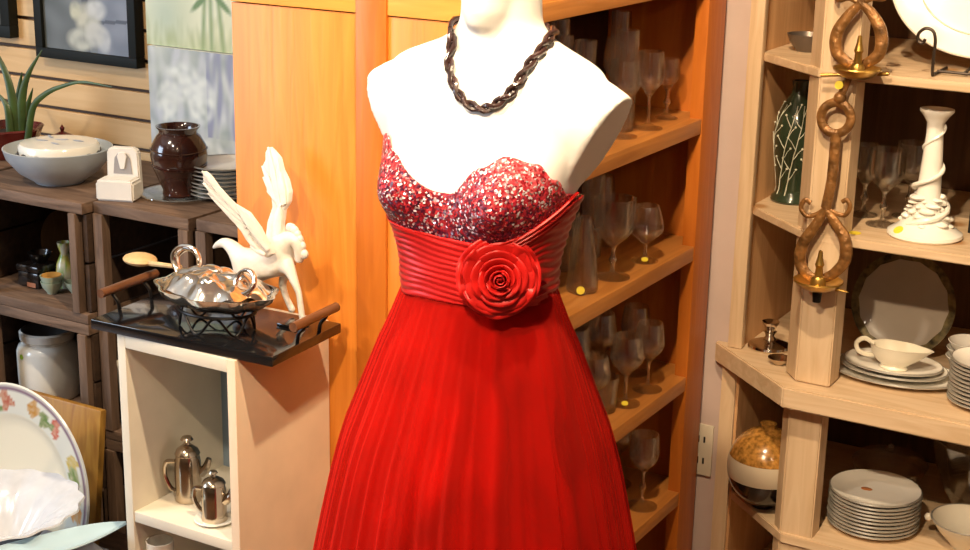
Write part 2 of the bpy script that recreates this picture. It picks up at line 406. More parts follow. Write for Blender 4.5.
# ------------------------------------------------------------------ glassware
def wall_glass(outer, thick_=.0014):
    top = outer[-1]; inner = [(max(r-thick_, 0), z) for r, z in reversed(outer)]
    return outer, inner
def stem_profile(h, rb, foot, stem_h, rim=None, knop=True, bulge=.45):
    rim = rim or rb*.85; sh = stem_h*h; p = [(0, 0), (foot, 0), (foot, .0022), (foot*.55, .0055), (.0055, .011), (.0036, .02)]
    if knop: p += [(.0036, sh*.42), (.0075, sh*.5), (.0085, sh*.55), (.0065, sh*.62), (.0038, sh*.7)]
    p += [(.0038, sh*.9), (.008, sh)]
    bh = h-sh; out = []
    for k in range(1, 10):
        s = k/9; zz = sh+bh*s
        r = rb*math.sin(min(1, s/bulge)*PI/2)**.75 if s < bulge else rb+(rim-rb)*((s-bulge)/(1-bulge))**1.4
        out.append((r, zz))
    inn = [(max(r-.0013, .0005), z+(.0015 if i < 2 else 0)) for i, (r, z) in enumerate(out)]
    return p+out+inn[::-1]+[(0, inn[0][1]+.001)]
def cup_profile(h, r0, r1, wall=.0016, base=.006, mid=None):
    out = [(0, 0), (r0*.92, 0), (r0, .002)]
    for k in range(1, 7): s = k/6; out.append((r0+(r1-r0)*s**(mid or 1), .002+(h-.002)*s))
    inn = [(r-wall, max(z, base)) for r, z in out[2:]]
    return out+inn[::-1]+[(0, base)]
BG = 'drinking glasses in the orange bookcase'
def glass_thing(name, label, cat, loc, prof, mat=GLASS, group=BG, n=22, stemz=None, tagpos=None, wob=None):
    """stemmed glasses split into bowl, stem and foot; plain ones are one body"""
    if stemz is None:
        o = part(name, lathe(prof, n, wob=wob), mat, loc=loc); tag(o, label, cat, group)
    else:
        o = thing(name, label, cat, loc, group)
        i1 = next(i for i, (r, z) in enumerate(prof) if z >= stemz[0]-1e-6)
        i2 = next(i for i, (r, z) in enumerate(prof) if z >= stemz[1]-1e-6)
        part('foot', lathe(prof[:i1+1], n), mat, o); part('stem', lathe(prof[i1:i2+1], 12), mat, o); part('bowl', lathe(prof[i2:], n, wob=wob), mat, o)
    return o
def goblet(label, loc, h, rb, foot, stem=.42, rim=None, knop=True, bulge=.45, cat='wine glass', mat=GLASS, group=BG, wob=None, name='wine_glass', tg=None):
    pr = stem_profile(h, rb, foot, stem, rim, knop, bulge)
    o = glass_thing(name, label, cat, loc, pr, mat, group, stemz=(.02, stem*h), wob=wob)
    if tg:
        d = toward(loc); p = Vector((d.x, d.y, 0)).normalized()*foot*.62
        disc_tag((p.x, p.y, .0080), .0072, (d.x*.4, d.y*.4, 1), 'price_sticker', o, YTAG, False)
    return o
flute = lambda a, r, z: 1+.03*cos(10*a)
z2, z3, z4, z5 = 1.168, .892, .595, .320
# second shelf
goblet('small cordial glass standing alone by the right end of the top visible shelf', (-1.255, 2.915, z2), .125, .024, .024, .5, knop=True)
for (x, y, h, r, lab) in ((-1.30, 2.62, .19, .021, 'tall narrow tumbler nearest the mannequin shoulder'), (-1.37, 2.66, .19, .021, 'tall narrow tumbler behind the one nearest the mannequin shoulder'),
                     (-1.27, 2.74, .20, .024, 'tall flared tumbler in the middle of the top visible shelf')):
    glass_thing('tumbler', lab, 'tumbler', (x, y, z2), cup_profile(h, r*.8, r), n=20)
for (x, y, h, rb, lab) in ((-1.245, 2.68, .15, .032, 'front wine glass just right of the mannequin shoulder on the top visible shelf'), (-1.24, 2.79, .155, .030, 'front wine glass at mid shelf on the top visible shelf'),
                      (-1.33, 2.83, .17, .031, 'wine glass at the back of the top visible shelf, right of centre'), (-1.39, 2.76, .165, .030, 'wine glass deep at the back of the top visible shelf'),
                      (-1.33, 2.55, .15, .03, 'wine glass half hidden by the mannequin shoulder')):
    goblet(lab, (x, y, z2), h, rb, .030, .45, knop=False, group=BG)
for (x, y, lab) in ((-1.36, 2.90, 'slender champagne flute in the back right corner of the top visible shelf'), (-1.40, 2.70, 'slender champagne flute deep behind the tall tumblers')):
    goblet(lab, (x, y, z2), .215, .022, .026, .33, rim=.021, knop=False, bulge=.5, cat='champagne flute', name='champagne_flute')
# third shelf
o = glass_thing('glass_flask', 'tapered glass flask beside the red waistband on the middle shelf', 'flask', (-1.245, 2.53, z3), [(0, 0), (.028, 0), (.031, .004), (.031, .02), (.026, .07), (.018, .115), (.013, .138), (.015, .146), (.0135, .145), (.0165, .115), (.0245, .07), (.029, .02), (.028, .006), (0, .005)])
disc_tag((.012, -.030, .010), .008, (.3, -.8, .3), 'price_sticker', o, YTAG, False)
goblet('large cut crystal goblet standing in front on the middle shelf', (-1.237, 2.646, z3), .162, .040, .036, .40, rim=.041, cat='goblet', name='crystal_goblet', mat=GLASSG, wob=flute)
goblet('round brandy snifter with a yellow sticker on the middle shelf', (-1.232, 2.79, z3), .118, .037, .028, .33, rim=.025, knop=False, bulge=.42, cat='brandy snifter', name='brandy_snifter', tg=1)
glass_thing('tumbler', 'straight tall tumbler right behind the cut crystal goblet', 'tumbler', (-1.34, 2.76, z3), cup_profile(.175, .02, .026), n=20)
glass_thing('tumbler', 'shorter tumbler behind the gap between flask and goblet', 'tumbler', (-1.34, 2.64, z3), cup_profile(.12, .022, .028), n=20)
goblet('wine glass at the back of the middle shelf behind the snifter', (-1.37, 2.86, z3), .15, .03, .03, .45)
goblet('wine glass half hidden behind the flask on the middle shelf', (-1.36, 2.53, z3), .15, .03, .03, .45)
# fourth shelf
L4 = [(-1.236, 2.735, .150, .036, 'front wine glass with a yellow sticker at its foot on the crowded lower shelf', 1), (-1.232, 2.838, .150, .033, 'front wine glass right of the stickered one on the crowded lower shelf', 0),
      (-1.30, 2.915, .155, .033, 'wine glass nearest the right end of the crowded lower shelf', 0), (-1.33, 2.80, .165, .036, 'tall wine glass in the second row of the crowded lower shelf', 0),
      (-1.33, 2.68, .165, .036, 'wine glass in the second row close to the skirt', 0), (-1.40, 2.88, .16, .034, 'wine glass at the back right of the crowded lower shelf', 0), (-1.40, 2.75, .16, .034, 'wine glass at the back middle of the crowded lower shelf', 0),
      (-1.25, 2.61, .14, .034, 'wine glass seen against the edge of the tulle skirt', 0)]
for x, y, h, rb, lab, tg in L4: goblet(lab, (x, y, z4), h, rb, .032, .44, rim=rb*.8, knop=False, tg=tg)
glass_thing('tumbler', 'short wide tumbler in front of the wine glasses on the crowded lower shelf', 'tumbler', (-1.255, 2.675, z4), cup_profile(.075, .024, .030), n=20)
# fifth shelf
goblet('tall wine glass with knobbed stem on the lowest visible shelf', (-1.232, 2.842, z5), .17, .033, .034, .5, rim=.03)
goblet('wine glass at the back of the lowest visible shelf', (-1.36, 2.78, z5), .16, .034, .032, .45)
goblet('wine glass close to the skirt on the lowest visible shelf', (-1.27, 2.72, z5), .15, .033, .032, .45, knop=False)
goblet('wine glass near the right end of the lowest visible shelf', (-1.33, 2.92, z5), .17, .036, .034, .45, knop=False)

# ------------------------------------------------------------------ wall outlet
t = thing('wall_outlet', 'ivory outlet plate on the mauve wall between bookcase and pine shelves', 'outlet', (-1.188, 3.07, .385))
part('cover_plate', bx(-.026, .026, -.006, 0, -.062, .062, bev=.002), SWITCH, t)
for dz in (-.026, .026):
    bm = bmesh.new(); box(bm, -.012, -.006, -.0075, -.005, dz-.008, dz+.008); box(bm, .004, .008, -.0075, -.005, dz-.007, dz+.007)
    part('socket', bm, HOLE, t)

# ================================================================== WHITE PEDESTAL CABINET
CX0, CX1, CY0, CY1, CZ = -1.800, -1.540, 1.850, 2.112, .893
t = thing('pedestal_cabinet', 'narrow white open cabinet holding silver pots under the black tray', 'cabinet', ((CX0+CX1)/2, (CY0+CY1)/2, 0))
part('side_panel', bx(CX0, CX0+.018, CY0, CY1, 0, CZ), WHITE_P, t, True)
part('side_panel', bx(CX1-.018, CX1, CY0, CY1, 0, CZ), plain('peach_white_side', (.74, .58, .42), .5, var=.06), t, True)
part('top_panel', bx(CX0+.018, CX1-.018, CY0, CY1, CZ-.024, CZ), WHITE_P, t, True)
part('back_panel', bx(CX0+.018, CX1-.018, CY1-.014, CY1, .02, CZ-.024), SHADE_P, t, True)
part('shelf', bx(CX0+.018, CX1-.018, CY0+.002, CY1-.014, .540, .560), WHITE_P, t, True)
part('shelf', bx(CX0+.018, CX1-.018, CY0+.002, CY1-.014, .24, .26), WHITE_P, t, True)
part('base_panel', bx(CX0+.018, CX1-.018, CY0, CY1-.014, .0, .05), WHITE_P, t, True)

# silver coffee pot, creamer on saucer, small white cup below
def pot(name, label, cat, loc, h, r, handle_ang, mat, knob=.012):
    t = thing(name, label, cat, loc)
    part('body', lathe([(0, 0), (r*1.02, 0), (r*1.05, .004), (r*.96, .012), (r*1.0, h*.4), (r*.97, h*.62), (r*.86, h*.72), (0, h*.72)], 28), mat, t)
    o = part('lid', lathe([(r*.9, h*.722), (r*.94, h*.735), (r*.8, h*.80), (r*.35, h*.87), (0, h*.88)], 28), mat, t)
    part('knob', lathe([(0, h*.875), (knob*.5, h*.88), (knob*.4, h*.92), (knob, h*.955), (knob*.75, h*.995), (0, h)], 16), mat, o)
    ca, sa = cos(handle_ang), sin(handle_ang)
    pts = smoothpath([(r*.95*ca, r*.95*sa, h*.60), (r*1.6*ca, r*1.6*sa, h*.58), (r*1.75*ca, r*1.75*sa, h*.38), (r*1.35*ca, r*1.35*sa, h*.18), (r*.97*ca, r*.97*sa, h*.13)])
    part('handle', tube(pts, .0042), mat, t)
    sp = smoothpath([(-r*.9*ca, -r*.9*sa, h*.42), (-r*1.35*ca, -r*1.35*sa, h*.52), (-r*1.6*ca, -r*1.6*sa, h*.66)])
    part('spout', tube(sp, [.010-.005*i/(len(sp)-1) for i in range(len(sp))]), mat, t)
    return t
pot('coffee_pot', 'tall silver coffee pot with brass handle on the white cabinet shelf', 'coffee pot', (-1.735, 1.945, .5605), .122, .0245, PI+.5, SILVERD)
o = part('saucer', lathe([(0, 0), (.022, 0), (.036, .005), (.035, .007), (.02, .003), (0, .003)], 32), PORC, loc=(-1.637, 1.90, .5605)); tag(o, 'white saucer under the silver sugar pot in the cabinet', 'saucer')
pot('sugar_pot', 'small squat silver pot with ball knob standing on a white saucer', 'sugar pot', (-1.637, 1.90, .564), .092, .0225, PI+.2, SILVERD, .008)
o = part('cup', lathe([(0, 0), (.018, 0), (.028, .03), (.031, .055), (.029, .055), (.026, .03), (.016, .004), (0, .004)], 24), PORC, loc=(-1.74, 1.90, .4525)); tag(o, 'small white cup under the shelf of the white cabinet', 'cup')
o.location = (-1.755, 1.885, .2607); o.scale = (.8, .8, 4.3)

# ------------------------------------------------------------------ black tray
TX0, TX1, TY0, TY1, TZ = -1.857, -1.474, 1.850, 2.056, .911
t = thing('serving_tray', 'black glossy serving tray with brown rod handles on the white cabinet', 'tray', ((TX0+TX1)/2, (TY0+TY1)/2, CZ), rz=.045)
bm = bmesh.new(); box(bm, TX0, TX1, TY0, TY1, CZ+.0005, TZ, bev=.002)
part('base_plate', bm, BLACKGL, t, True)
for hx, ys, ye in ((TX0+.006, 1.905, 2.015), (TX1-.008, 1.925, 2.015)):
    sgn = -1 if hx < -1.7 else 1
    x = hx+sgn*.012; dy = .02
    h = part('handle', tube([(x, ys-dy, .947), (x, ye+dy, .947)], .0082, 14), BROWNROD, t, True)
    for y in (ys+.012, ye-.012):
        part('bracket', tube(smoothpath([(hx-sgn*.002, y, TZ+.0005), (hx+sgn*.001, y, .925), (x, y, .938), (x, y, .947)], 4), .0034, 8), BLACKMET, h, True)

# ------------------------------------------------------------------ wire trivet + silver shell dish
DC = Vector((-1.640, 1.926, TZ))
t = thing('wire_trivet', 'round black wire scroll trivet under the silver shell dish', 'trivet', DC)
part('ring', tube([(.074*cos(a), .055*sin(a), .036) for a in [2*PI*k/40 for k in range(40)]], .0028, 8, True), BLACKMET, t)
part('scroll_band', tube([(.070*cos(a), .053*sin(a),   .0185+.0155*cos(6*a)) for a in [2*PI*k/140 for k in range(140)]], .0023, 8, True), BLACKMET, t)
t = thing('shell_dish', 'polished silver shell shaped dish with lid and curled handle on wire trivet', 'dish', (DC.x, DC.y, TZ+.039))
sc_ = lambda a, r, z: 1+.045*cos(9*a)*min(1, r/.06)
part('bowl', lathe([(0, 0), (.045, .0005), (.072, .008), (.093, .024), (.098, .034), (.095, .034), (.088, .024), (.068, .011), (.042, .004), (0, .004)], 72, sx=1.20, sy=.80, wob=sc_), SILVER, t)
def shell(u, v):
    a = 2*PI*u; r = .089*(1-v)**.8*(1+.05*cos(9*a)); x = 1.18*r*cos(a)-.004; y = .78*r*sin(a)
    z = .033+.024*(1-(1-v)**1.8)+.011*noise.noise(Vector((x*38, y*38, 2.3)))+.010*abs(sin(4.5*a))*(v*(1-v)*2.2)
    return (x, y, z)
o = part('lid', grid(shell, 96, 20, True), SILVER, t)
part('lid_boss', ball((.012, -.034, .048), .018, s=(1, .8, .9)), SILVER, o)
part('lid_boss', ball((-.02, .012, .056), .015, s=(1.6, 1, .8)), SILVER, o)
part('rolled_lip', tube([(.073+.019*cos(a), -.012+.010*sin(a), .058+.018*sin(a)) for a in [2*PI*k/32 for k in range(32)]], .0045, 10, True), SILVER, t)
pts = smoothpath([(-.085, .015, .032), (-.104, .02, .048), (-.110, .025, .068), (-.094, .03, .082), (-.070, .03, .080), (-.056, .025, .064), (-.060, .02, .05)], 8)
part('curled_handle', tube(pts, [.0055+.004*sin(i/len(pts)*PI) for i in range(len(pts))], 10, flat=.6), SILVER, t)
# wooden spoon stuck out behind dish
t = thing('wooden_spoon', 'pale wooden spoon resting on the left tray handle and the silver dish', 'spoon', (-1.880, 2.005, .972))
bm = ball((-.006, 0, .003), .034, s=(1.1, .85, .30)); rot(bm, 'Z', -.3); part('spoon_bowl', bm, PALEWOOD, t)
part('spoon_handle', tube([(.020, -.006, .002), (.07, -.022, .010), (.128, -.040, .020)], [.0055, .0045, .004]), PALEWOOD, t)
o = part('saucer_cup', lathe([(0, 0), (.016, 0), (.024, .02), (.031, .042), (.0295, .042), (.022, .02), (.014, .003), (0, .003)], 24), PORC, loc=(-1.79, 2.035, TZ+.0005)); tag(o, 'small white cup at the back left of the black tray', 'cup'); o.name = 'cup'

# ------------------------------------------------------------------ winged horse figurine
def skin_mesh(chains, name, mat, parent=None, sub=2, world=True, smooth_it=0):
    """chains: list of lists of (x,y,z,r); chains joined when they share a key index: first chain is the spine, others start with ('j', i)"""
    vs, es, rs = [], [], []
    idx = {}
    for ci, ch in enumerate(chains):
        prev = None
        for q in ch:
            if q[0] == 'j': prev = idx[q[1]]; continue
            vs.append(Vector(q[:3])); rs.append(q[3]); i = len(vs)-1
            idx[(ci, sum(1 for k in idx if k[0] == ci))] = i
            if prev is not None: es.append((prev, i))
            prev = i
    me = bpy.data.meshes.new(name); me.from_pydata([tuple(v) for v in vs], es, [])
    ob = bpy.data.objects.new(name, me); COL.objects.link(ob)
    md = ob.modifiers.new('s', 'SKIN'); md.use_smooth_shade = True
    for i, sv in enumerate(me.skin_vertices[0].data):
        rr = rs[i]; sv.radius = rr if isinstance(rr, tuple) else (rr, rr)
    me.skin_vertices[0].data[0].use_root = True
    ms = ob.modifiers.new('u', 'SUBSURF'); ms.levels = sub; ms.render_levels = sub
    dg = bpy.context.evaluated_depsgraph_get(); dg.update()
    m2 = bpy.data.meshes.new_from_object(ob.evaluated_get(dg)); bpy.data.objects.remove(ob)
    bm = bmesh.new(); bm.from_mesh(m2); bpy.data.meshes.remove(m2)
    return part(name, bm, mat, parent, world=world, angle=180)
PY = 2.032
t = thing('winged_horse_figurine', 'white winged horse figurine rearing on the black tray', 'figurine', (-1.60, PY, TZ))
def hp(px, py, r, dy=0.): p = at(px, py, PY+dy); return (p.x, p.y, p.z, r)
spine = [hp(247, 266, .027), hp(262, 262, .028), hp(277, 256, .030), hp(286, 246, .026), hp(292, 238, .019), hp(298, 241, .0145), hp(300, 252, .011), hp(299, 263, .0075)]
foreleg = [('j', (0, 2)), hp(290, 270, .011, -.012), hp(295, 283, .0075, -.014), hp(299, 293, .0055, -.014), (at(302, 302, PY-.014).x, PY-.014, TZ+.012, .006), (at(303, 304, PY-.014).x+.004, PY-.016, TZ+.0072, .0075)]
foreleg2 = [('j', (0, 2)), hp(286, 272, .010, .014), hp(282, 284, .0075, .018), hp(286, 297, .0055, .018), (at(287, 300, PY).x, PY+.018, TZ+.0067, .007)]
hind1 = [('j', (0, 0)), hp(242, 280, .014, -.014), hp(236, 292, .009, -.016), hp(241, 303, .006, -.016), (at(241, 303, PY).x, PY-.016, TZ+.0072, .0075)]
hind2 = [('j', (0, 0)), hp(250, 281, .013, .014), hp(246, 293, .009, .018), hp(250, 303, .006, .018), (at(250, 303, PY).x, PY+.018, TZ+.0072, .0075)]
tail = [('j', (0, 0)), hp(238, 255, .016), hp(232, 246, .014), hp(224, 242, .010), hp(217, 245, .006), hp(213, 248, .002)]
body = skin_mesh([spine, foreleg, foreleg2, hind1, hind2, tail], 'body', STATUE, t)
bm = bmesh.new()
for k in range(7):
    s = k/6; p = at(290+14*s, 228+26*s*s, PY); ball(p, .0085, bm, s=(1, .8, 1.1), sub=10)
part('mane', bm, STATUE, t, True)
def wing(outer, root, Y0, dyt, feathers):
    """outer: photo-plane outline; feathers: list of (base, tip) blades"""
    n = len(outer); bm = bmesh.new()
    pts = []
    ry = root[1]
    for (px, py) in outer:
        d = math.hypot(px-root[0], py-root[1])/100; pts.append(at(px, py, Y0+dyt*d))
    f = bm.faces.new([bm.verts.new(p) for p in pts])
    r = bmesh.ops.extrude_face_region(bm, geom=[f]); bmesh.ops.translate(bm, verts=[v for v in r['geom'] if isinstance(v, bmesh.types.BMVert)], vec=(.003, .009, 0))
    bmesh.ops.bevel(bm, geom=list(bm.edges), offset=.0012, segments=1, affect='EDGES')
    for (b, tp, w) in feathers:
        q = []
        for s in (0, .25, .5, .75, 1):
            px = b[0]+(tp[0]-b[0])*s; py = b[1]+(tp[1]-b[1])*s
            d = math.hypot(px-root[0], py-root[1])/100; q.append(at(px, py, Y0-.002+dyt*d))
        tube(q, [w*.6, w, w*1.05, w*.85, w*.3], 8, bm=bm, flat=.55, up=(.4, -.9, 0))
    return part('wing', bm, STATUE, t, True)
wing([(202, 171), (203, 183), (208, 192), (214, 199), (222, 204), (232, 211), (240, 222), (246, 236), (252, 250), (266, 258), (272, 254), (266, 244), (258, 228), (247, 213), (232, 204), (218, 190), (208, 176)], (270, 255), 1.985, -.03,
     [((268, 250), (236, 205), .007), ((240, 214), (202, 171), .006), ((244, 222), (203, 183), .0055), ((246, 228), (208, 193), .0055), ((249, 234), (216, 201), .005), ((252, 240), (226, 209), .005), ((255, 246), (236, 220), .005), ((260, 251), (243, 233), .005), ((265, 255), (250, 246), .005)])
wing([(268, 147), (273, 152), (278, 158), (281, 170), (286, 180), (289, 192), (288, 202), (283, 210), (281, 225), (284, 245), (278, 256), (266, 254), (265, 238), (267, 222), (272, 207), (271, 198), (266, 192), (267, 186), (262, 179), (265, 174), (261, 168), (265, 160), (265, 152)], (275, 250), 2.04, .03,
     [((276, 245), (280, 205), .009), ((280, 210), (268, 147), .006), ((283, 205), (277, 158), .0055), ((285, 204), (281, 172), .005), ((279, 205), (262, 166), .005), ((280, 206), (263, 177), .005), ((281, 206), (267, 188), .005)])
part('foot_block', bx(-1.562, -1.520, 1.99, 2.03, TZ+.0003, TZ+.006), BLACKGL, t, True)

# ================================================================== CRATES
def crate(x0, x1, y0, y1, z0, z1, label, cat='crate', top=CRATE_TOP, pw=.026, il=0., ir=0., openleft=False):
    t = thing('wooden_crate', label, cat, ((x0+x1)/2, (y0+y1)/2, z0))
    z0 += .0006; th = .012; g = 'weathered wooden crates stacked along the slatted wall'; t['group'] = g
    part('top_panel', bx(x0, x1, y0, y1, z1-.024, z1, bev=.002), top, t, True)
    part('bottom_panel', bx(x0, x1, y0, y1, z0, z0+.022, bev=.002), CRATE, t, True)
    for xa in ((x0, x1-th) if not openleft else (x1-th,)):
        bm = bmesh.new(); n = max(2, int((z1-z0-.046)/.085)); hh = (z1-z0-.046)/n
        for k in range(n): box(bm, xa, xa+th, y0+.012, y1, z0+.022+k*hh+.003, z0+.022+(k+1)*hh-.003, bev=.001)
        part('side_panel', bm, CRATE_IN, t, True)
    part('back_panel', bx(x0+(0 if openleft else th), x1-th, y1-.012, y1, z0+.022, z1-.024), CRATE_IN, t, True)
    for xa in (x0+il, x1-pw-ir): part('post', bx(xa, xa+pw, y0-.004, y0+.02, z0+.0225, z1-.0245, bev=.002), CRATE_V, t, True)
    return t
crate(-2.664, -2.292, 2.272, 2.668, .70, .968, 'upper crate under the blue bowl, holding bottle and lacquer boxes', pw=.020, il=.06, ir=.019)
crate(-2.664, -2.292, 2.272, 2.668, .43, .6995, 'crate holding the big white crock, behind the floral platter', il=.06, pw=.024, ir=.008)
crate(-2.664, -2.292, 2.272, 2.668, .0, .4295, 'bottom crate behind the floral platter and amber board')
crate(-2.287, -2.026, 2.300, 2.668, .43, .968, 'tall crate on end under the brown vase and white block holder', openleft=True)
crate(-2.287, -2.026, 2.300, 2.668, .0, .4295, 'low crate under the tall one, just left of the white cabinet')
crate(-2.014, -1.765, 2.310, 2.668, .43, .968, 'crate against the orange bookcase under the plate stack')
crate(-2.014, -1.765, 2.310, 2.668, .0, .4295, 'bottom crate tucked against the orange bookcase behind the white cabinet')
crate(-2.96, -2.676, 2.272, 2.668, .43, .968, 'leftmost crate carrying the potted aloe at the photo edge')
crate(-2.96, -2.676, 2.272, 2.668, .0, .4295, 'leftmost bottom crate beneath the crate with the aloe')

CT = .9685
# ------------------------------------------------------------------ on the crates
t = thing('stoneware_bowl', 'wide pale blue grey stoneware bowl on the left crate', 'bowl', (-2.478, 2.395, CT))
part('bowl', lathe([(0, 0), (.052, 0), (.055, .004), (.088, .026), (.112, .056), (.119, .078), (.116, .079), (.108, .058), (.084, .031), (.05, .012), (0, .011)], 48), STONEW, t)
t = thing('pierced_lid', 'white openwork dish cover with dark leaf marks sitting in the blue bowl', 'dish cover', (-2.474, 2.395, CT+.052))
part('cover', lathe([(.083, .0), (.087, .004), (.088, .030), (.083, .037), (.06, .040), (0, .041)], 48), PORC, t)
DLM = plain('dark_leaf_mark', (.06, .05, .05), .4); BGM = plain('blue_grey_mark', (.35, .38, .45), .4)
for k in range(14):
    a = 2*PI*k/14; b2 = ball((0, 0, 0), .011, s=(1, .25, .42), sub=10); rot(b2, 'Z', a+PI/2); move(b2, (.088*cos(a), .088*sin(a), .017))
    part('leaf_mark', b2, DLM, t)
for (x, y, a) in ((-.03, -.02, .3), (.02, -.03, -.2), (.0, .01, .5), (.04, .02, .1), (-.045, .02, -.4)):
    b2 = ball((0, 0, 0), .016, s=(1, .22, .08), sub=10); rot(b2, 'Z', a); move(b2, (x, y, .0415))
    part('slot_mark', b2, BGM, t)
# white ceramic holder; notch is a flat plate with its shade in the grey
t = thing('ceramic_holder', 'white ceramic block holder with a grey painted slot standing beside the brown vase', 'holder', (-2.258, 2.352, CT), rz=.36)
prof = [(-.042, 0), (.042, 0), (.042, .040), (.036, .046), (-.036, .046), (-.042, .040)]
bm = extrude_poly([(x, -.03, z) for x, z in prof], (0, .05, 0)); bmesh.ops.bevel(bm, geom=list(bm.edges), offset=.004, segments=2, affect='EDGES')
part('base', bm, MARBLE, t)
bp = [(-.038, .0), (.038, .0), (.035, .098), (.026, .106), (-.026, .106), (-.035, .098)]
bm = extrude_poly([(x, .021, z) for x, z in bp], (0, .018, 0)); bmesh.ops.bevel(bm, geom=list(bm.edges), offset=.003, segments=2, affect='EDGES')
part('back_slab', bm, MARBLE, t)
bm = extrude_poly([(x, .0195, z) for x, z in [(-.021, .05), (.021, .05), (.017, .084), (.010, .093), (-.010, .093), (-.017, .084)]], (0, .001, 0))
o = part('slot_shade', bm, plain('slot_shade_grey', (.30, .28, .28), .6), t); o['label'] = 'flat grey plate coloured as the shade of a slot'
bm = extrude_poly([(x, .0165, z) for x, z in [(-.005, .060), (.005, .060), (.011, .088), (.006, .096), (-.006, .096), (-.011, .088)]], (0, .0028, 0)); bmesh.ops.bevel(bm, geom=list(bm.edges), offset=.001, segments=1, affect='EDGES')
part('tongue', bm, MARBLE, t)
# vase on glass plate
o = part('glass_plate', lathe([(0, .0), (.05, 0), (.085, .008), (.084, .010), (.05, .003), (0, .003)], 40), glass('plate_glass', (.85, .84, .8), .6, .14), loc=(-2.166, 2.438, CT)); tag(o, 'clear glass plate under the brown vase', 'plate')
t = thing('brown_vase', 'round dark brown glazed vase with ridges standing on a glass plate', 'vase', (-2.168, 2.440, CT+.0036))
part('body', lathe([(0, 0), (.036, 0), (.038, .004), (.036, .012), (.044, .030), (.056, .062), (.0605, .088), (.058, .108), (.047, .128), (.040, .135), (.041, .142), (.046, .147), (.047, .150), (.043, .150), (.037, .142), (.036, .13), (.0, .12)], 48,
     wob=lambda a, r, z: 1+(.018*sin(9*a+40*z) if .02 < z < .07 else 0)), BROWNGL, t)
for zz, rr in ((.064, .0575), (.067, .058), (.1, .0598)):
    part('ridge', tube([(rr*cos(a), rr*sin(a), zz+.002*sin(2*a)) for a in [2*PI*k/48 for k in range(48)]], .0016, 6, True), BROWNGL, t)
# plate stack by orange bookcase
PL = lathe([(0, 0), (.048, 0), (.055, .003), (.078, .011), (.0785, .0128), (.055, .0058), (0, .005)], 40)
src = part('plate', PL, [PLATE_W], loc=(-2.092, 2.50, CT)); tag(src, 'lowest plate of the stack between brown vase and orange bookcase', 'plate', 'plates stacked beside the brown vase')
rim = part('rim', lathe([(.0765, .0098), (.0792, .0108), (.0792, .0132), (.0765, .0131)], 40), PLATE_EDGE, src); rim['label'] = 'dark glazed rim'
ords = ['second', 'third', 'fourth', 'fifth', 'sixth', 'seventh', 'eighth', 'ninth', 'tenth', 'eleventh']
for k in range(1, 8): again(src, (-2.092+.0015*sin(k*2), 2.50+.0015*cos(k*3), CT+.0088*k), ('topmost' if k == 7 else ords[k-1])+' plate up in the stack between brown vase and orange bookcase')
# plant
t = thing('potted_aloe', 'aloe with long arching leaves in a maroon pot on the leftmost crate', 'potted plant', (-2.775, 2.52, CT))
p = part('pot', lathe([(0, 0), (.058, 0), (.062, .004), (.080, .056), (.086, .068), (.083, .072), (.070, .058), (0, .05)], 32, wob=lambda a, r, z: 1+.05*cos(6*a)*(z/.06)), POTM, t)
disc_tag((.012, -.083, .060), .0085, (.2, -.9, .3), 'price_sticker', t, YTAG, False)
part('soil', lathe([(0, .053), (.06, .055), (.064, .0555), (0, .056)], 24), SOIL, t)
PP = Vector(t.location)
def leaf(pxs, Y, w):
    pts = [at(x, y, Y)-PP for x, y in pxs]; pts[0].z = .052
    sp = smoothpath(pts, 6); n = len(sp)
    part('leaf', tube(sp, [w*(1-.93*(i/(n-1))**1.6)+.0004 for i in range(n)], 10, flat=.4, up=(.5, -.85, .2)), LEAFM, t)
leaf([(21, 130), (22, 100), (28, 75), (42, 50)], 2.51, .012)
leaf([(14, 130), (13, 105), (8, 80), (0, 60), (-8, 45)], 2.50, .012)
leaf([(27, 130), (33, 108), (44, 95), (60, 87), (83, 82), (112, 87)], 2.50, .008)
leaf([(10, 130), (8, 112), (3, 100), (-6, 90)], 2.49, .009)
leaf([(18, 128), (18, 105), (20, 85), (22, 72)], 2.53, .010)
leaf([(20, 130), (26, 112), (30, 98), (33, 88)], 2.54, .008)
t = thing('lidded_jar', 'small dark red jar with a pointed lid beside the aloe pot', 'jar', (-2.672, 2.60, CT))
part('body', lathe([(0, 0), (.03, 0), (.04, .018), (.036, .036), (0, .036)], 24), POTM, t)
o = part('lid', lathe([(.038, .037), (.03, .046), (.012, .054), (.004, .058), (.006, .066), (0, .075)], 24), POTM, t)
disc_tag((.012, -.036, .030), .006, (.2, -.9, .3), 'price_sticker', t, YTAG, False)

# ------------------------------------------------------------------ inside the crates
CZ1 = .7228
t = thing('floral_bottle', 'slim cream bottle vase with green flowers in the upper crate', 'bottle vase', (-2.482, 2.40, CZ1))
t.location.z = CZ1
o = part('body', lathe([(0, 0), (.02, 0), (.0225, .006), (.0225, .030), (.019, .055), (.012, .072), (.0095, .08), (.0145, .094), (.016, .104), (.0135, .104), (.008, .08), (0, .07)], 28), [PAINTG], t)
paint(o, lambda c: (.62, .58, .12) if noise.noise(c*70) > .22 else ((.22, .40, .06) if noise.noise(c*90+Vector((5, 1, 2))) > .3 else (.66, .64, .48)))
t = thing('lacquer_box', 'black lacquer box with a lid and pinkish label in the upper crate', 'box', (-2.545, 2.375, CZ1))
part('box_body', bx(-.033, .033, -.03, .03, 0, .036, bev=.006), BLACKLAC, t); part('lid', bx(-.035, .035, -.032, .032, .0365, .052, bev=.005), BLACKLAC, t)
part('label', bx(-.002, .024, -.0315, -.0298, .003, .013, bev=0), COPPERLABEL, t)
t = thing('lacquer_bowl', 'small black bowl on top of the lacquer box', 'bowl', (-2.545, 2.385, CZ1+.0525))
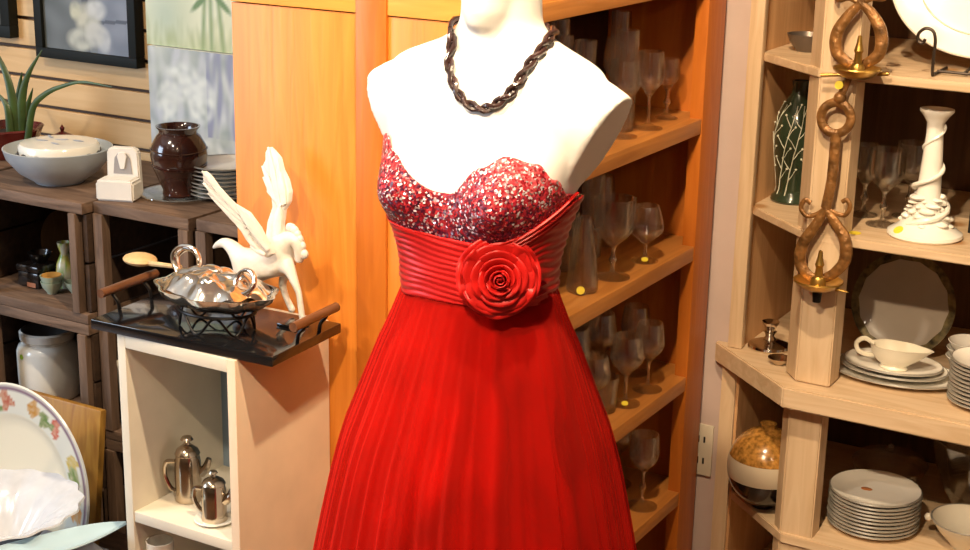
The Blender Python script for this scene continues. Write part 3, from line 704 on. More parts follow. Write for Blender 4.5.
part('bowl', lathe([(0, 0), (.015, 0), (.025, .014), (.028, .022), (.026, .022), (.02, .010), (0, .006)], 24), BLACKLAC, t)
part('glaze_spot', ball((0.002, -.004, .0075), .010, s=(1.4, .8, .3)), plain('gilt_inside', (.5, .38, .10), .3), t)
def bowlp(k): return [(0, 0), (.011*k, 0), (.012*k, .003), (.021*k, .015), (.025*k, .028), (.0235*k, .028), (.019*k, .016), (.009*k, .006), (0, .006)]
cup = part('bowl', lathe(bowlp(1.), 28), PALEGREEN, loc=(-2.470, 2.345, CZ1)); tag(cup, 'lower pale green cup of the nested pair by the floral bottle', 'cup', 'pale green cups')
cup.name = 'green_cup'
again(cup, (-2.470, 2.345, CZ1+.013), 'upper pale green cup with amber inside, nested in the lower one', scale=1.03)
o = again(cup, (-2.428, 2.375, CZ1), 'small pale green cup half hidden behind the crate post', scale=.95)
o = part('amber_lining', lathe([(0, .0125), (.013, .013), (.0215, .0285), (.0215, .0292), (0, .015)], 24), ORANGEGL, bpy.data.objects['green_cup.001'])
t = thing('wooden_plate', 'round dark wooden plate standing on edge at the left of the upper crate', 'plate', (-2.59, 2.50, CZ1))
bm = lathe([(0, 0), (.045, 0), (.072, .010), (.072, .013), (.045, .004), (0, .004)], 36); rot(bm, 'X', PI/2-.15); move(bm, (0.015, 0, .0725))
part('disc', bm, wood('dark_plate_wood', (.07, .035, .012), (.12, .065, .025)), t)
# white crock
t = thing('crock', 'big white stoneware crock with dark grey shoulder glaze in the left crate', 'crock', (-2.545, 2.392, .4528))
part('body', lathe([(0, 0), (.066, 0), (.069, .004), (.071, .05), (.071, .112), (.066, .124), (.056, .131), (.056, .136), (.062, .140), (.063, .156), (.058, .160), (.050, .155), (.048, .13), (0, .12)], 40), PORC, t)
part('neck_glaze', lathe([(.048, .150), (.0585, .1605), (.0495, .1575), (.02, .13), (0, .125)], 40), GREYLID, t)
disc_tag((-.012, -.070, .108), .006, (-.1, -1, .1), 'price_sticker', t, GTAG, False)
# jug in the tall crate
t = thing('white_jug', 'white pitcher partly hidden between tall crate post and white cabinet', 'jug', (-2.254, 2.356, .4528))
part('body', lathe([(0, 0), (.024, 0), (.027, .03), (.030, .07), (.033, .11), (.036, .145), (.034, .145), (.031, .11), (.027, .07), (0, .01)], 28), PORC, t)
part('handle', tube(smoothpath([(.03, .01, .11), (.055, .02, .105), (.06, .02, .07), (.038, .012, .05)]), .004), PORC, t)

# ------------------------------------------------------------------ pictures
def canvas(name, label, x0, x1, y0, y1, z0, z1, fn, cat='painting', nx=80, nz=80, frame=None, gain=1.3):
    t = thing(name, label, cat, ((x0+x1)/2, y1, z0))
    f = 0
    if frame:
        f = frame; bm = bmesh.new()
        box(bm, x0, x1, y0, y1, z0, z0+f, bev=.002); box(bm, x0, x1, y0, y1, z1-f, z1, bev=.002); box(bm, x0, x0+f, y0, y1, z0+f, z1-f, bev=.002); box(bm, x1-f, x1, y0, y1, z0+f, z1-f, bev=.002)
        part('frame', bm, BLACKF, t, True); yy = y0+.010
    else:
        part('canvas_body', bx(x0, x1, y0+.0012, y1, z0, z1, bev=.001), CANVAS, t, True); yy = y0
    bm = grid(lambda u, v: (x0+f+(x1-x0-2*f)*u, yy, z0+f+(z1-z0-2*f)*v), nx, nz)
    r = bmesh.ops.extrude_face_region(bm, geom=list(bm.faces)); bmesh.ops.translate(bm, verts=[v for v in r['geom'] if isinstance(v, bmesh.types.BMVert)], vec=(0, .001, 0))
    o = part('picture', bm, PAINT, t, True, smooth=False)
    off = t.location
    paint(o, lambda c: tuple(min(.92, k*gain) for k in fn((c.x+off.x-x0-f)/(x1-x0-2*f), (c.z+off.z-z0-f)/(z1-z0-2*f))))
    return t
def mixc(a, b, s): s = max(0, min(1, s)); return tuple(x+(y-x)*s for x, y in zip(a, b))
def blob(u, v, cu, cv, ru, rv, k=.35): d = math.hypot((u-cu)/ru, (v-cv)/rv); return max(0, min(1, (1-d)/k))
def nse(u, v, s, o=0): return noise.noise(Vector((u*s, v*s, o)))
def peony(u, v):
    c = mixc((.30, .33, .30), (.52, .52, .53), .5+1.2*nse(u*2, v*.7, 7))
    c = mixc(c, (.62, .62, .52), max(0, .4+nse(u, v*2, 4, 3))*.6)
    if u > .62 and v > .3: c = mixc(c, (.28, .28, .36), (.5+1.6*nse(u*3, v*.6, 6, 9)))
    for (a, b, ru, rv) in ((.38, .72, .26, .2), (.55, .60, .18, .22), (.33, .25, .16, .13), (.62, .16, .2, .14), (.2, .55, .14, .2)):
        q = blob(u, v, a, b, ru, rv); c = mixc(c, (.74, .74, .66), q*(.6+.9*nse(u, v, 14, 5)))
    return c
def garden(u, v):
    c = mixc((.62, .60, .38), (.70, .70, .55), v+.5*nse(u, v, 4))
    c = mixc(c, (.38, .44, .32), blob(u, v, .2, .2, .35, .35, .9)*.8)
    for k, (cu, sl) in enumerate(((.66, 0), (.60, .1), (.74, -.12))):
        d = abs(u-cu-sl*(v-.3)); c = mixc(c, (.16, .24, .08), (1-d/.035)*(.9 if v < .75 else 0))
    for (a, b, an) in ((.55, .3, .6), (.78, .3, -.6), (.6, .5, .5), (.74, .52, -.5), (.66, .65, .1)):
        x, y = u-a, v-b; xx = x*cos(an)+y*sin(an); yy = -x*sin(an)+y*cos(an); c = mixc(c, (.14, .22, .08), (1-math.hypot(xx/.13, yy/.03))*2)
    c = mixc(c, (.30, .34, .14), (.18-v)*3+nse(u*3, v, 8)*.5)
    return c
def lily(u, v):
    c = mixc((.10, .11, .10), (.34, .36, .38), u*1.0+.35*nse(u, v, 4))
    if .45 < u < .53: c = (.10, .11, .13)
    if u > .62: c = mixc((.36, .38, .43), (.26, .28, .33), .5+nse(u, v, 6))
    if abs(v-.32-.1*(u-.6)) < .018 and u > .6: c = (.12, .13, .16)
    for (a, b, ru, rv, col) in ((.52, .34, .17, .2, (.66, .64, .50)), (.38, .42, .08, .12, (.66, .64, .46)), (.62, .45, .14, .12, (.74, .74, .70)), (.42, .12, .18, .14, (.62, .62, .52)), (.70, .14, .09, .16, (.70, .70, .68)), (.60, .2, .14, .16, (.70, .69, .62))):
        c = mixc(c, col, blob(u, v, a, b, ru, rv, .4)*(.85+.5*nse(u, v, 12)))
    return c
canvas('canvas_painting', 'pale canvas of white peonies leaning behind the brown vase', -2.428, -2.152, 2.640, 2.668, CT, 1.247, peony, gain=1.15)
canvas('canvas_painting', 'yellow green garden canvas hanging above the peony canvas', -2.440, -2.150, 2.652, 2.6845, 1.2485, 1.60, garden)
canvas('framed_picture', 'black framed grey photograph of white flowers on the slatted wall', -2.802, -2.478, 2.655, 2.6845, 1.186, 1.46, lily, 'picture', frame=.024, gain=.7)
canvas('framed_picture', 'dark framed picture at the top left photo edge', -3.25, -2.886, 2.655, 2.6845, 1.222, 1.52, lambda u, v: mixc((.02, .02, .015), (.06, .05, .03), .5+nse(u, v, 5)), 'picture', frame=.03)

# ------------------------------------------------------------------ low bench with platter, bowl, blue dish
t = thing('display_bench', 'low wooden bench in front of the left crates', 'bench', (-2.3, 1.9, 0))
part('bench_top', bx(-2.80, -1.825, 1.50, 2.262, .205, .235), CRATE_TOP, t, True)
for x in (-2.77, -1.87):
    for y in (1.53, 2.21): part('leg', bx(x, x+.04, y, y+.04, 0, .2045), CRATE_V, t, True)
t = thing('cloth_covered_box', 'box draped with rumpled grey cloth at the lower left photo edge', 'display box', (-2.2, 1.72, .2355))
part('box', bx(-2.60, -1.855, 1.535, 1.905, .2356, .415), CLOTH, t, True)
def drape(u, v):
    x = -2.625+.79*u; y = 1.515+.415*v; z = .4215+.010*(.5+noise.noise(Vector((x*9, y*13, 1))))
    e = min(1, min(u, 1-u, v, 1-v)/.035)
    return (x, y, z if e >= 1 else .25+(z-.25)*e**.3)
part('cloth', thick(grid(drape, 60, 40), .003), CLOTH, t, True)
# amber board behind the platter
t = thing('cutting_board', 'amber wooden board leaning upright between floral platter and crates', 'board', (-2.22, 2.15, .2355))
bm = bx(-.26, .028, -.009, .009, 0, .315, bev=.004); rot(bm, 'X', -.14); move(bm, (0, .01, .0015)); part('board', bm, AMBERW, t)
# floral platter
t = thing('floral_platter', 'large round cream platter with painted fruit rim leaning on amber board', 'platter', (-2.228, 1.995, .2355))
PR = .212
bm = lathe([(0, 0), (.11, 0), (.145, .008), (.19, .018), (PR, .022), (PR+.002, .024), (PR-.001, .0265), (.204, .0254)]+[(.202-.0055*k, .025-.0012*k) for k in range(11)]+[(.142, .0105), (.12, .0055), (0, .005)], 220)
o = part('plate', bm, PAINTG, t)
SP = [(75, .176, (.55, .25, .04)), (52, .18, (.55, .09, .06)), (63, .17, (.12, .22, .05)), (28, .178, (.60, .42, .05)), (20, .176, (.16, .26, .05)), (-4, .178, (.75, .27, .03)), (4, .17, (.70, .45, .08)), (100, .178, (.5, .12, .07)), (112, .172, (.15, .25, .06)), (135, .18, (.65, .4, .06)), (160, .175, (.4, .1, .12)), (-30, .178, (.5, .12, .07))]
def plp(c):
    r = math.hypot(c.x, c.y); a = math.atan2(c.y, c.x)
    if r > .2005: return (.24, .15, .2) if r < .2052 else (.72, .70, .62)
    if r > .150:
        col = (.74, .72, .62)
        for d, rr, cc in SP:
            da = math.radians(d); dx, dy = c.x-rr*cos(da), c.y-rr*sin(da)
            if (dx*dx+dy*dy)**.5 < .018+.011*noise.noise(c*55): col = mixc(cc, (.7, .6, .4), .25+.6*noise.noise(c*120))
        return col
    return (.84, .76, .58)
paint(o, plp)
o.rotation_euler = (PI/2-.16, 0, 0); o.location = (0, 0, PR+.002-.003)
# milk glass bowl
t = thing('ruffled_bowl', 'white ruffled glass bowl in front of the floral platter', 'bowl', (-2.053, 1.775, .4345))
part('bowl', lathe([(0, 0), (.055, 0), (.058, .010), (.076, .038), (.100, .070), (.128, .088), (.158, .100), (.156, .103), (.125, .092), (.096, .073), (.072, .041), (.05, .014), (0, .012)], 96, wob=lambda a, r, z: 1+.025*cos(16*a)*min(1, r/.15)), BOWLW, t)
# pale blue leaf shaped dish
DANG = -.414
t = thing('folded_cloth', 'rumpled grey and white folded cloth under the pale blue dish', 'cloth', (-1.895, 1.735, .4345), rz=DANG)
def fold_top(u, v):
    e = min(1, min(u, 1-u, v, 1-v)/.10); x = -.035+.115*u; y = -.20+.325*v
    return (x, y, .001+(.052+.010*noise.noise(Vector((x*30, y*12, 4)))+.006*sin(x*120+y*14))*e**.45)
part('cloth_fold', thick(grid(fold_top, 40, 50), .002), plain('white_grey_cloth', (.42, .42, .45), .9, var=.5, scale=10, bump=.3, bscale=25), t)
t = thing('blue_dish', 'long pale blue leaf shaped dish at the lower left corner', 'dish', (-1.911, 1.734, .5035), rz=DANG)
def dish(u, v):
    # u along the length (straight back edge, curved front edge), v across
    s_ = 2*u-1; w = .075*(1-abs(s_)**2.2)+.0008
    return (w*v, s_*.172, .004+.016*(2*v-1)**2*(1-abs(s_)**3)+.002*(1-v))
part('dish', thick(grid(dish, 40, 12), .0035), BLUEGL, t)

# ================================================================== PINE SHELF UNIT (right)
UX0, UXC, UX1, UYL, UYF, UYB = -1.105, -.932, .15, 3.05, 2.90, 3.46
def footprint(inset_f=0., xl=UX0, yb=UYB, x1=UX1, over=0.):
    return [(xl-over, UYL-over*.2), (UXC-over*.2, UYF-over), (x1, UYF-over), (x1, yb), (xl, yb)] if not over else \
           [(xl-over*1.35, UYL-.000), (UXC-over*.15, UYF-over), (x1, UYF-over), (x1, yb), (xl-.0, yb), (xl-.0, UYL+.012), (xl-over*1.35, UYL+.012)]
def slab(z0, z1, over=0., bev=.003, x1=UX1):
    bm = extrude_poly([(x, y, z0) for x, y in footprint(over=over, x1=x1)], (0, 0, z1-z0))
    bmesh.ops.bevel(bm, geom=list(bm.edges), offset=bev, segments=2, affect='EDGES'); return bm
t = thing('pine_shelf_unit', 'pine corner shelf unit full of china with a slanted left end', 'shelf unit', (-.5, 3.2, 0))
for z in (.975, 1.304): part('shelf', slab(z-.018, z, bev=.002), PINE_H, t, True)
part('shelf', slab(.288, .310, bev=.002), PINE_H, t, True)
part('counter', slab(.610, .655, over=.045), PINE_H, t, True)
part('shelf', slab(.03, .056), PINE_H, t, True); part('shelf', slab(1.63, 1.656), PINE_H, t, True)
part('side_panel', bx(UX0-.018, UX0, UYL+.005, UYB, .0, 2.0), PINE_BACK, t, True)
part('side_panel', bx(UX1, UX1+.018, UYF, UYB, .0, 2.0), PINE, t, True)
part('front_post', bx(UX0-.024, UX0+.008, UYL-.022, UYL-.001, .656, 2.0, bev=.003), PINE, t, True)
part('front_post', bx(UX0-.040, UX0-.006, UYL-.003, UYL+.025, .0, .609, bev=.003), PINE, t, True)
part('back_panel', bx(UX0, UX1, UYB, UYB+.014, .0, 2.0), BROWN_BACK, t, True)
bm = extrude_poly([(x, y, .656) for x, y in ((-.966, 2.945), (-.929, 2.9005), (-.857, 2.9005), (-.857, 2.965), (-.935, 2.975))], (0, 0, 1.344)); bmesh.ops.bevel(bm, geom=list(bm.edges), offset=.003, segments=2, affect='EDGES')
part('corner_post', bm, PINE, t, True)
bm = extrude_poly([(x, y, 0) for x, y in ((-.962, 2.937), (-.938, 2.908), (-.868, 2.908), (-.868, 2.96), (-.945, 2.97))], (0, 0, .6095)); bmesh.ops.bevel(bm, geom=list(bm.edges), offset=.003, segments=2, affect='EDGES')
part('corner_post', bm, PINE, t, True)
# ------------------------------------------------------------------ china etc
ZC, ZM, ZT, ZL = .6555, .9755, 1.3045, .3105
t = thing('dark_bowl', 'small dark pewter bowl on the top slanted shelf', 'bowl', (-1.032, 3.12, ZT))
part('bowl', lathe([(0, 0), (.022, 0), (.024, .003), (.038, .02), (.044, .036), (.042, .036), (.034, .02), (0, .008)], 32), DBOWL, t)
t = thing('green_vase', 'dark green bottle vase with white twig relief on the slanted shelf', 'vase', (-1.046, 3.14, ZM))
VP = [(0, 0), (.044, 0), (.047, .004), (.045, .012), (.037, .02), (.036, .03), (.041, .075), (.048, .12), (.050, .155), (.045, .185), (.031, .215), (.0185, .235), (.0165, .25), (.019, .263), (.0155, .263), (.014, .245), (0, .23)]
part('body', lathe(VP, 40), DGREEN, t)
def vr(z):
    for (r0, z0), (r1, z1) in zip(VP[3:], VP[4:]):
        if z0 <= z <= z1: return r0+(r1-r0)*(z-z0)/(z1-z0)
    return .04
bm = bmesh.new(); random.seed(3)
def twig(a, z, da, dz, n, w):
    pts = []
    for k in range(n):
        pts.append(Vector(((vr(z)+.0006)*cos(a), (vr(z)+.0006)*sin(a), z))); a += da*(.6+.8*random.random()); z += dz
        if z > .225: break
    if len(pts) > 1: tube(pts, [w*(1-.5*i/len(pts)) for i in range(len(pts))], 5, bm=bm)
    return pts, a, z
for a0 in [-PI/2+k*.75 for k in range(-3, 4)]:
    pts, _, _ = twig(a0+.12*sin(a0*5), .018, .05, .0115, 18, .0012)
    for k in range(3, len(pts)-1, 2):
        z = pts[k].z; a = math.atan2(pts[k].y, pts[k].x); s = 1 if (k//2) % 2 else -1
        q, _, _ = twig(a, z, s*.13, .0085, 4, .0009)
        ball(q[-1], .0024, bm, sub=6)
part('twig_relief', bm, TWIG, t)
t = thing('glass_ball', 'small clear glass paperweight ball beside the green vase', 'paperweight', (-.985, 3.085, ZM))
part('ball', ball((0, 0, .0225), .022, sub=24), GLASSG, t); part('foot', lathe([(0, 0), (.012, 0), (.013, .003), (.008, .004), (0, .004)], 20), GLASSG, t)
t = thing('silver_candlestick', 'low silver candlestick on the slanted end of the counter', 'candlestick', (-1.050, 3.075, ZC))
part('base', lathe([(0, 0), (.044, 0), (.047, .004), (.045, .009), (.03, .015), (.015, .02), (0, .02)], 36), SILVER, t)
part('stem', lathe([(.014, .0205), (.010, .027), (.0115, .034), (.015, .038), (0, .038)], 24), SILVER, t)
part('socket', lathe([(.011, .0385), (.014, .05), (.019, .058), (.019, .061), (.013, .058), (0, .05)], 24), SILVER, t)
t = thing('silver_dish', 'tiny tarnished dish on the counter next to the corner post', 'dish', (-.995, 2.985, ZC))
part('dish', lathe([(0, 0), (.012, 0), (.022, .01), (.024, .015), (.022, .014), (.01, .004), (0, .004)], 24), SILVERD, t)
GP = 'stemmed glasses beside the white candlestick'
goblet('middle goblet, nearest of the three behind the gilt sconce', (-.820, 3.045, ZM), .158, .036, .033, .45, rim=.036, mat=GLASSG, group=GP, wob=flute, cat='goblet', name='crystal_goblet')
goblet('goblet half hidden by the pine corner post', (-.878, 3.105, ZM), .150, .032, .030, .45, rim=.032, mat=GLASSG, group=GP, cat='goblet', name='crystal_goblet')
goblet('goblet standing furthest back, beside the white candlestick', (-.795, 3.145, ZM), .158, .034, .032, .45, rim=.034, mat=GLASSG, group=GP, cat='goblet', name='crystal_goblet')
o = part('price_sticker', lathe([(0, 0), (.012, 0), (.012, .0012), (0, .0012)], 14), YTAG, loc=(-.845, 2.945, ZM+.0003)); tag(o, 'loose round yellow price sticker on the shelf edge beside the post', 'price sticker')
# white vine candlestick
t = thing('vine_candlestick', 'tall white candlestick wrapped in vines on the middle shelf', 'candlestick', (-.722, 3.005, ZM))
part('base', lathe([(0, 0), (.070, 0), (.074, .004), (.073, .010), (.055, .022), (.042, .035), (0, .035)], 40), PORC, t)
part('column', lathe([(.042, .033), (.034, .05), (.026, .075), (.022, .11), (.0195, .16), (.0175, .205), (.0165, .23), (.024, .243), (.031, .252), (.031, .257), (.02, .255), (0, .25)], 32, wob=lambda a, r, z: 1+.07*sin(2*a+55*z)), PORC, t)
pts = [((.043-.026*min(1, k/60)+.002)*cos(k*.17-2.2), (.043-.026*min(1, k/60)+.002)*sin(k*.17-2.2), .03+k*.00215) for k in range(92)]
part('vine', tube(pts, [.0062-.004*k/92 for k in range(92)], 8), PORC, t)
bm = bmesh.new()
for k in range(44):
    a = k*2.4; z = .026+k*.00135; r = .047-.0005*k; ball((r*cos(a)*.97, r*sin(a)*.97, z), .0085+.003*sin(k*1.7), bm, s=(1.2+.4*sin(k*3.1), 1.1+.4*cos(k*2.3), .55), sub=10)
part('leaf_cluster', bm, PORC, t)
disc_tag((-.040, -.050, .0175), .010, (-.3, -.6, .9), 'price_sticker', t, YTAG, False)
t = thing('black_box', 'black card box on the middle shelf behind the vine candlestick', 'box', (-.60, 3.12, ZM))
part('box', bx(-.055, .09, -.04, .04, 0, .165), BLACKBOX, t); part('lid', bx(-.057, .092, -.042, .042, .1655, .182), BLACKBOX, t)
# top shelf: big oval platter on wire stand
t = thing('white_platter', 'large white oval platter standing upright on the top shelf', 'platter', (-.668, 3.08, ZT+.022))
bm = lathe([(0, 0), (.088, .0), (.104, .006), (.146, .012), (.149, .014), (.146, .0165), (.104, .0105), (.087, .005), (0, .005)], 72, sx=1.25)
rot(bm, 'X', PI/2-.2); move(bm, (0, .0, .148)); part('plate', bm, PORC, t)
bm = lathe([(.101, .0085), (.104, .013), (.107, .0085)], 72, sx=1.25); rot(bm, 'X', PI/2-.2); move(bm, (0, 0, .148)); part('rim_line', bm, PORCB, t)
def stand(loc, label):
    t = thing('plate_stand', label, 'plate stand', loc)
    for s in (-1, 1):
        pts = smoothpath([(s*.05, .07, .0035), (s*.05, -.02, .0035), (s*.05, -.036, .006), (s*.05, -.040, .040), (s*.050, -.040, .070), (s*.056, -.040, .086), (s*.070, -.040, .090), (s*.082, -.040, .080), (s*.082, -.040, .066), (s*.073, -.040, .062), (s*.069, -.040, .070)], 6)
        part('scroll_arm', tube(pts, .0032, 8), IRON, t)
    part('cross_bar', tube([(-.05, .0, .006), (.05, .0, .006)], .003), IRON, t); part('back_bar', tube(smoothpath([(0, .0, .006), (0, .05, .010), (0, .062, .02)]), .003), IRON, t)
stand((-.672, 2.972, ZT), 'dark iron scroll stand in front of the white platter')
# counter china
t = thing('standing_plate', 'grey plate with dark gilt border standing upright at the back of the counter', 'plate', (-.796, 3.20, ZC))
bm = lathe([(0, 0), (.072, 0), (.085, .005), (.111, .010), (.112, .013), (.085, .0085), (.07, .004), (0, .004)], 60); rot(bm, 'X', PI/2-.22); move(bm, (0, .0, .1125)); part('plate', bm, GREYPL, t)
bm = lathe([(.098, .0101), (.111, .0128), (.1125, .0142), (.098, .0116)], 120, wob=lambda a, r, z: 1-(.03*abs(sin(7*a)) if r < .1 else 0)); rot(bm, 'X', PI/2-.22); move(bm, (0, 0, .1125)); o = part('border', bm, GOLDRIM, t); o['label'] = 'dark gilt scalloped border'
def oval(name, label, loc, r, sx, sy, group=None, h=.013):
    o = part(name, lathe([(0, 0), (r*.62, 0), (r*.72, .003), (r*.99, h-.002), (r, h), (r*.985, h+.002), (r*.72, .0062), (r*.6, .004), (0, .004)], 60, sx=sx, sy=sy), PLATE_W, loc=loc)
    tag(o, label, 'plate', group)
    q = part('rim', lathe([(r*.985, h-.0012), (r*1.008, h), (r*.99, h+.0024), (r*.975, h+.0024)], 60, sx=sx, sy=sy), PLATE_EDGE, o); q['label'] = 'grey edge band'
    return o
G = 'oval plates under the gravy boat'
oval('oval_plate', 'largest oval plate at the bottom under the gravy boat', (-.765, 3.045, ZC), .108, 1.28, .88, G)
oval('oval_plate', 'middle oval plate of the three under the gravy boat', (-.768, 3.05, ZC+.0085), .094, 1.2, .88, G)
oval('oval_plate', 'top oval plate directly under the gravy boat', (-.770, 3.05, ZC+.0165), .086, 1.2, .88, G)
t = thing('gravy_boat', 'cream china gravy boat with loop handle on the oval plates', 'gravy boat', (-.764, 3.035, ZC+.0212))
def gb(prof_r):
    return lambda a, r, z: 1+max(0, z-.018)/.04*(.55*max(0, cos(a))**5)+.03*cos(6*a)*(1 if z > .04 else 0)
bm = lathe([(0, 0), (.026, 0), (.028, .003), (.024, .008), (.036, .018), (.045, .032), (.048, .046), (.050, .050), (.047, .050), (.042, .034), (.032, .02), (0, .012)], 48, sx=1.08, sy=.72, wob=gb(0)); part('body', bm, PORCB, t)
part('handle', tube(smoothpath([(-.045, 0, .045), (-.066, 0, .054), (-.082, 0, .042), (-.078, 0, .026), (-.062, 0, .020), (-.042, 0, .022)]), .0042, 8, flat=1.2), PORCB, t)
src = part('white_bowl', lathe([(0, 0), (.02, 0), (.022, .004), (.038, .02), (.047, .036), (.0455, .037), (.035, .022), (0, .008)], 36), PORC, loc=(-.640, 3.155, ZC)); tag(src, 'lowest of the three white bowls stacked by the standing plate', 'bowl', 'white bowls stacked on the counter')
again(src, (-.640, 3.157, ZC+.017), 'middle one of three white bowls stacked by the standing plate'); again(src, (-.638, 3.155, ZC+.034), 'top one of three white bowls stacked by the standing plate')
src = oval('dinner_plate', 'lowest plate of the stack cut off by the right photo edge', (-.560, 2.985, ZC), .078, 1, 1, 'dinner plates at the right edge of the counter')
for k in range(1, 11): again(src, (-.560+.001*sin(k*2.1), 2.985+.001*cos(k*1.7), ZC+.0082*k), ('topmost' if k == 10 else ords[k-1])+' plate up in the stack cut off by the right photo edge')
# lower right
src = oval('dinner_plate', 'lowest plate of the tall stack on the low pine shelf', (-.778, 3.045, ZL), .097, 1, 1, 'cream dinner plates on the low pine shelf')
for k in range(1, 10): again(src, (-.778+.001*sin(k*2.6), 3.045+.001*cos(k*1.3), ZL+.0082*k), ('topmost' if k == 9 else ords[k-1])+' plate up in the tall stack on the low pine shelf')
o = part('painted_spot', lathe([(0, 0), (.009, 0), (.008, .0008), (0, .001)], 12, sx=1.4), plain('rust_flower', (.45, .16, .05), .4), [q for q in bpy.data.objects if q.get('label', '').startswith('topmost plate up in the tall')][0], loc=(-.02, .005, .0043))
t = thing('glass_server', 'lidded clear glass dish behind the cream plate stack', 'glass dish', (-.805, 3.25, ZL))
part('dish', lathe([(0, 0), (.06, 0), (.07, .03), (.085, .065), (.083, .065), (.066, .03), (0, .005)], 40), GLASS, t)
o = part('lid', lathe([(.086, .066), (.075, .078), (.03, .088), (0, .09)], 40), GLASS, t); part('knob', lathe([(0, .09), (.007, .092), (.011, .105), (0, .113)], 16), GLASS, o)
t = thing('glass_bowl', 'large clear glass bowl standing behind the white bowl at lower right', 'glass bowl', (-.595, 3.235, ZL))
part('bowl', lathe([(0, 0), (.045, 0), (.05, .006), (.08, .05), (.105, .115), (.118, .175), (.115, .176), (.101, .116), (.071, .052), (0, .012)], 48, wob=lambda a, r, z: 1+.02*cos(12*a)), glass('smoky_glass_bowl', (.78, .77, .74), .7, .16, .1), t)
t = thing('white_serving_bowl', 'white serving bowl with dark rim line at the lower right corner', 'bowl', (-.578, 3.055, ZL))
part('bowl', lathe([(0, 0), (.035, 0), (.038, .006), (.06, .03), (.078, .055), (.08, .06), (.077, .06), (.056, .032), (0, .01)], 44), PORCB, t)
part('rim', lathe([(.078, .057), (.0808, .0595), (.0785, .0615), (.0765, .0605)], 44), PLATE_EDGE, t); part('knob', ball((-.083, -.01, .050), .009), PORCB, t)
t = thing('striped_bottle', 'round bottle vase banded amber, cream and black on the low slanted shelf', 'vase', (-1.016, 3.012, ZL))
sph = lambda a0, a1, r=.084, n=10: [(r*cos(a0+(a1-a0)*k/n), .094+r*1.08*sin(a0+(a1-a0)*k/n)) for k in range(n+1)]
part('upper_band', lathe(sph(.30, 1.38)+[(.015, .187), (.018, .195), (.012, .195), (.009, .175), (0, .165)], 48), AMBERGL, t)
part('middle_band', lathe(sph(-.22, .298), 48), CREAMGL, t)
part('lower_band', lathe([(0, 0), (.024, 0), (.025, .006)]+sph(-1.25, -.222), 48), BLACKGLZ, t)

# ------------------------------------------------------------------ gilt candle sconce hanging on the corner post
SY = 2.872
t = thing('candle_sconce', 'carved gilt hanging sconce with two candle pans on the corner post', 'sconce', (at(836, 118, SY).x, 2.898, .86))
def S(px, py, dy=0.): return at(px, py, SY+dy)
def band(pxs, w, name='carved_loop', closed=False, mat=BRASSW, dy=0., sub=6):
    pts = smoothpath([S(x, y, dy) for x, y in pxs], sub, closed)
    if not isinstance(w, (list, tuple)): ws = [w]*len(pts)
    else: ws = [w[0]+(w[1]-w[0])*sin(PI*i/(len(pts)-1)) for i in range(len(pts))]
    return part(name, tube(pts, ws, 10, closed, flat=.75, up=(0, -1, 0)), mat, t, True)
band([(861, 3), (848, 16), (837, 34), (837, 52), (847, 62), (858, 66)], (.0075, .0125))
band([(861, 3), (872, 14), (881, 32), (880, 52), (869, 62), (858, 66)], (.0075, .0125))
band([(861, 4), (850, -2), (838, -1), (836, -10), (845, -16)], .006, 'scroll')
band([(861, 4), (872, -2), (884, -2), (886, -11), (877, -17)], .006, 'scroll')
band([(861, 4), (862, -40), (866, -90), (868, -130)], .009, 'shaft')
band([(852, 70), (846, 84), (840, 98)], .0075, 'shaft')
part('bead', ball(S(840, 98), .0125), BRASSW, t, True)
rr = [S(836+15*cos(a), 118+15.5*sin(a)) for a in [2*PI*k/28 for k in range(28)]]
part('ring', tube(rr, .0092, 10, True, flat=.75, up=(0, -1, 0)), BRASSW, t, True)
band([(836, 134), (834, 160), (831, 185), (826, 208)], .0108, 'shaft')
band([(826, 208), (817, 214), (807, 216), (801, 208), (805, 200), (811, 203)], .0048, 'scroll')
band([(826, 208), (835, 213), (845, 215), (850, 207), (847, 200), (842, 202)], .0048, 'scroll')
band([(826, 209), (815, 226), (803, 244), (800, 262), (807, 274), (818, 280)], (.008, .0125))
band([(826, 209), (836, 224), (845, 240), (845, 260), (833, 274), (818, 280)], (.008, .0125))
for (cx, cy, rx) in ((857, 72, .046), (818, 284, .050)):
    c = S(cx, cy, -.022)
    bm = lathe([(0, -.012), (rx*.45, -.012), (rx*.8, -.004), (rx, .006), (rx*.98, .009), (rx*.75, .0), (rx*.42, -.005), (rx*.3, -.004), (rx*.3, .010), (rx*.22, .016), (0, .016)], 32, sy=.95)
    o = part('candle_pan', move(bm, c), BRASSB, t, True)
    part('spike', move(lathe([(.0085, .0165), (.007, .035), (.0095, .040), (.0055, .055), (.004, .068), (0, .070)], 14), c), BRASSB, o, True)
    if cx > 830: part('cross_bar', tube([S(821, 75, -.004), S(889, 74, -.004)], .0038), BRASSB, o, True)
    else:
        part('stub', move(lathe([(0, -.038), (.008, -.037), (.0105, -.0125), (0, -.0122)], 14), c), BLACKMET, o, True)
        part('pointed_tip', tube([c+Vector((rx*.8, -.008, -.002)), c+Vector((rx*1.32, -.012, -.003))], [.005, .001]), BRASSB, o, True)
disc_tag(S(839, 85, -.012), .0085, (-.1, -1, .2), 'price_sticker', t, YTAG)
part('hook', tube(smoothpath([S(868, -130), S(869, -137), (S(869, -137).x, 2.899, S(869, -137).z+.004)]), .003), IRON, t, True)

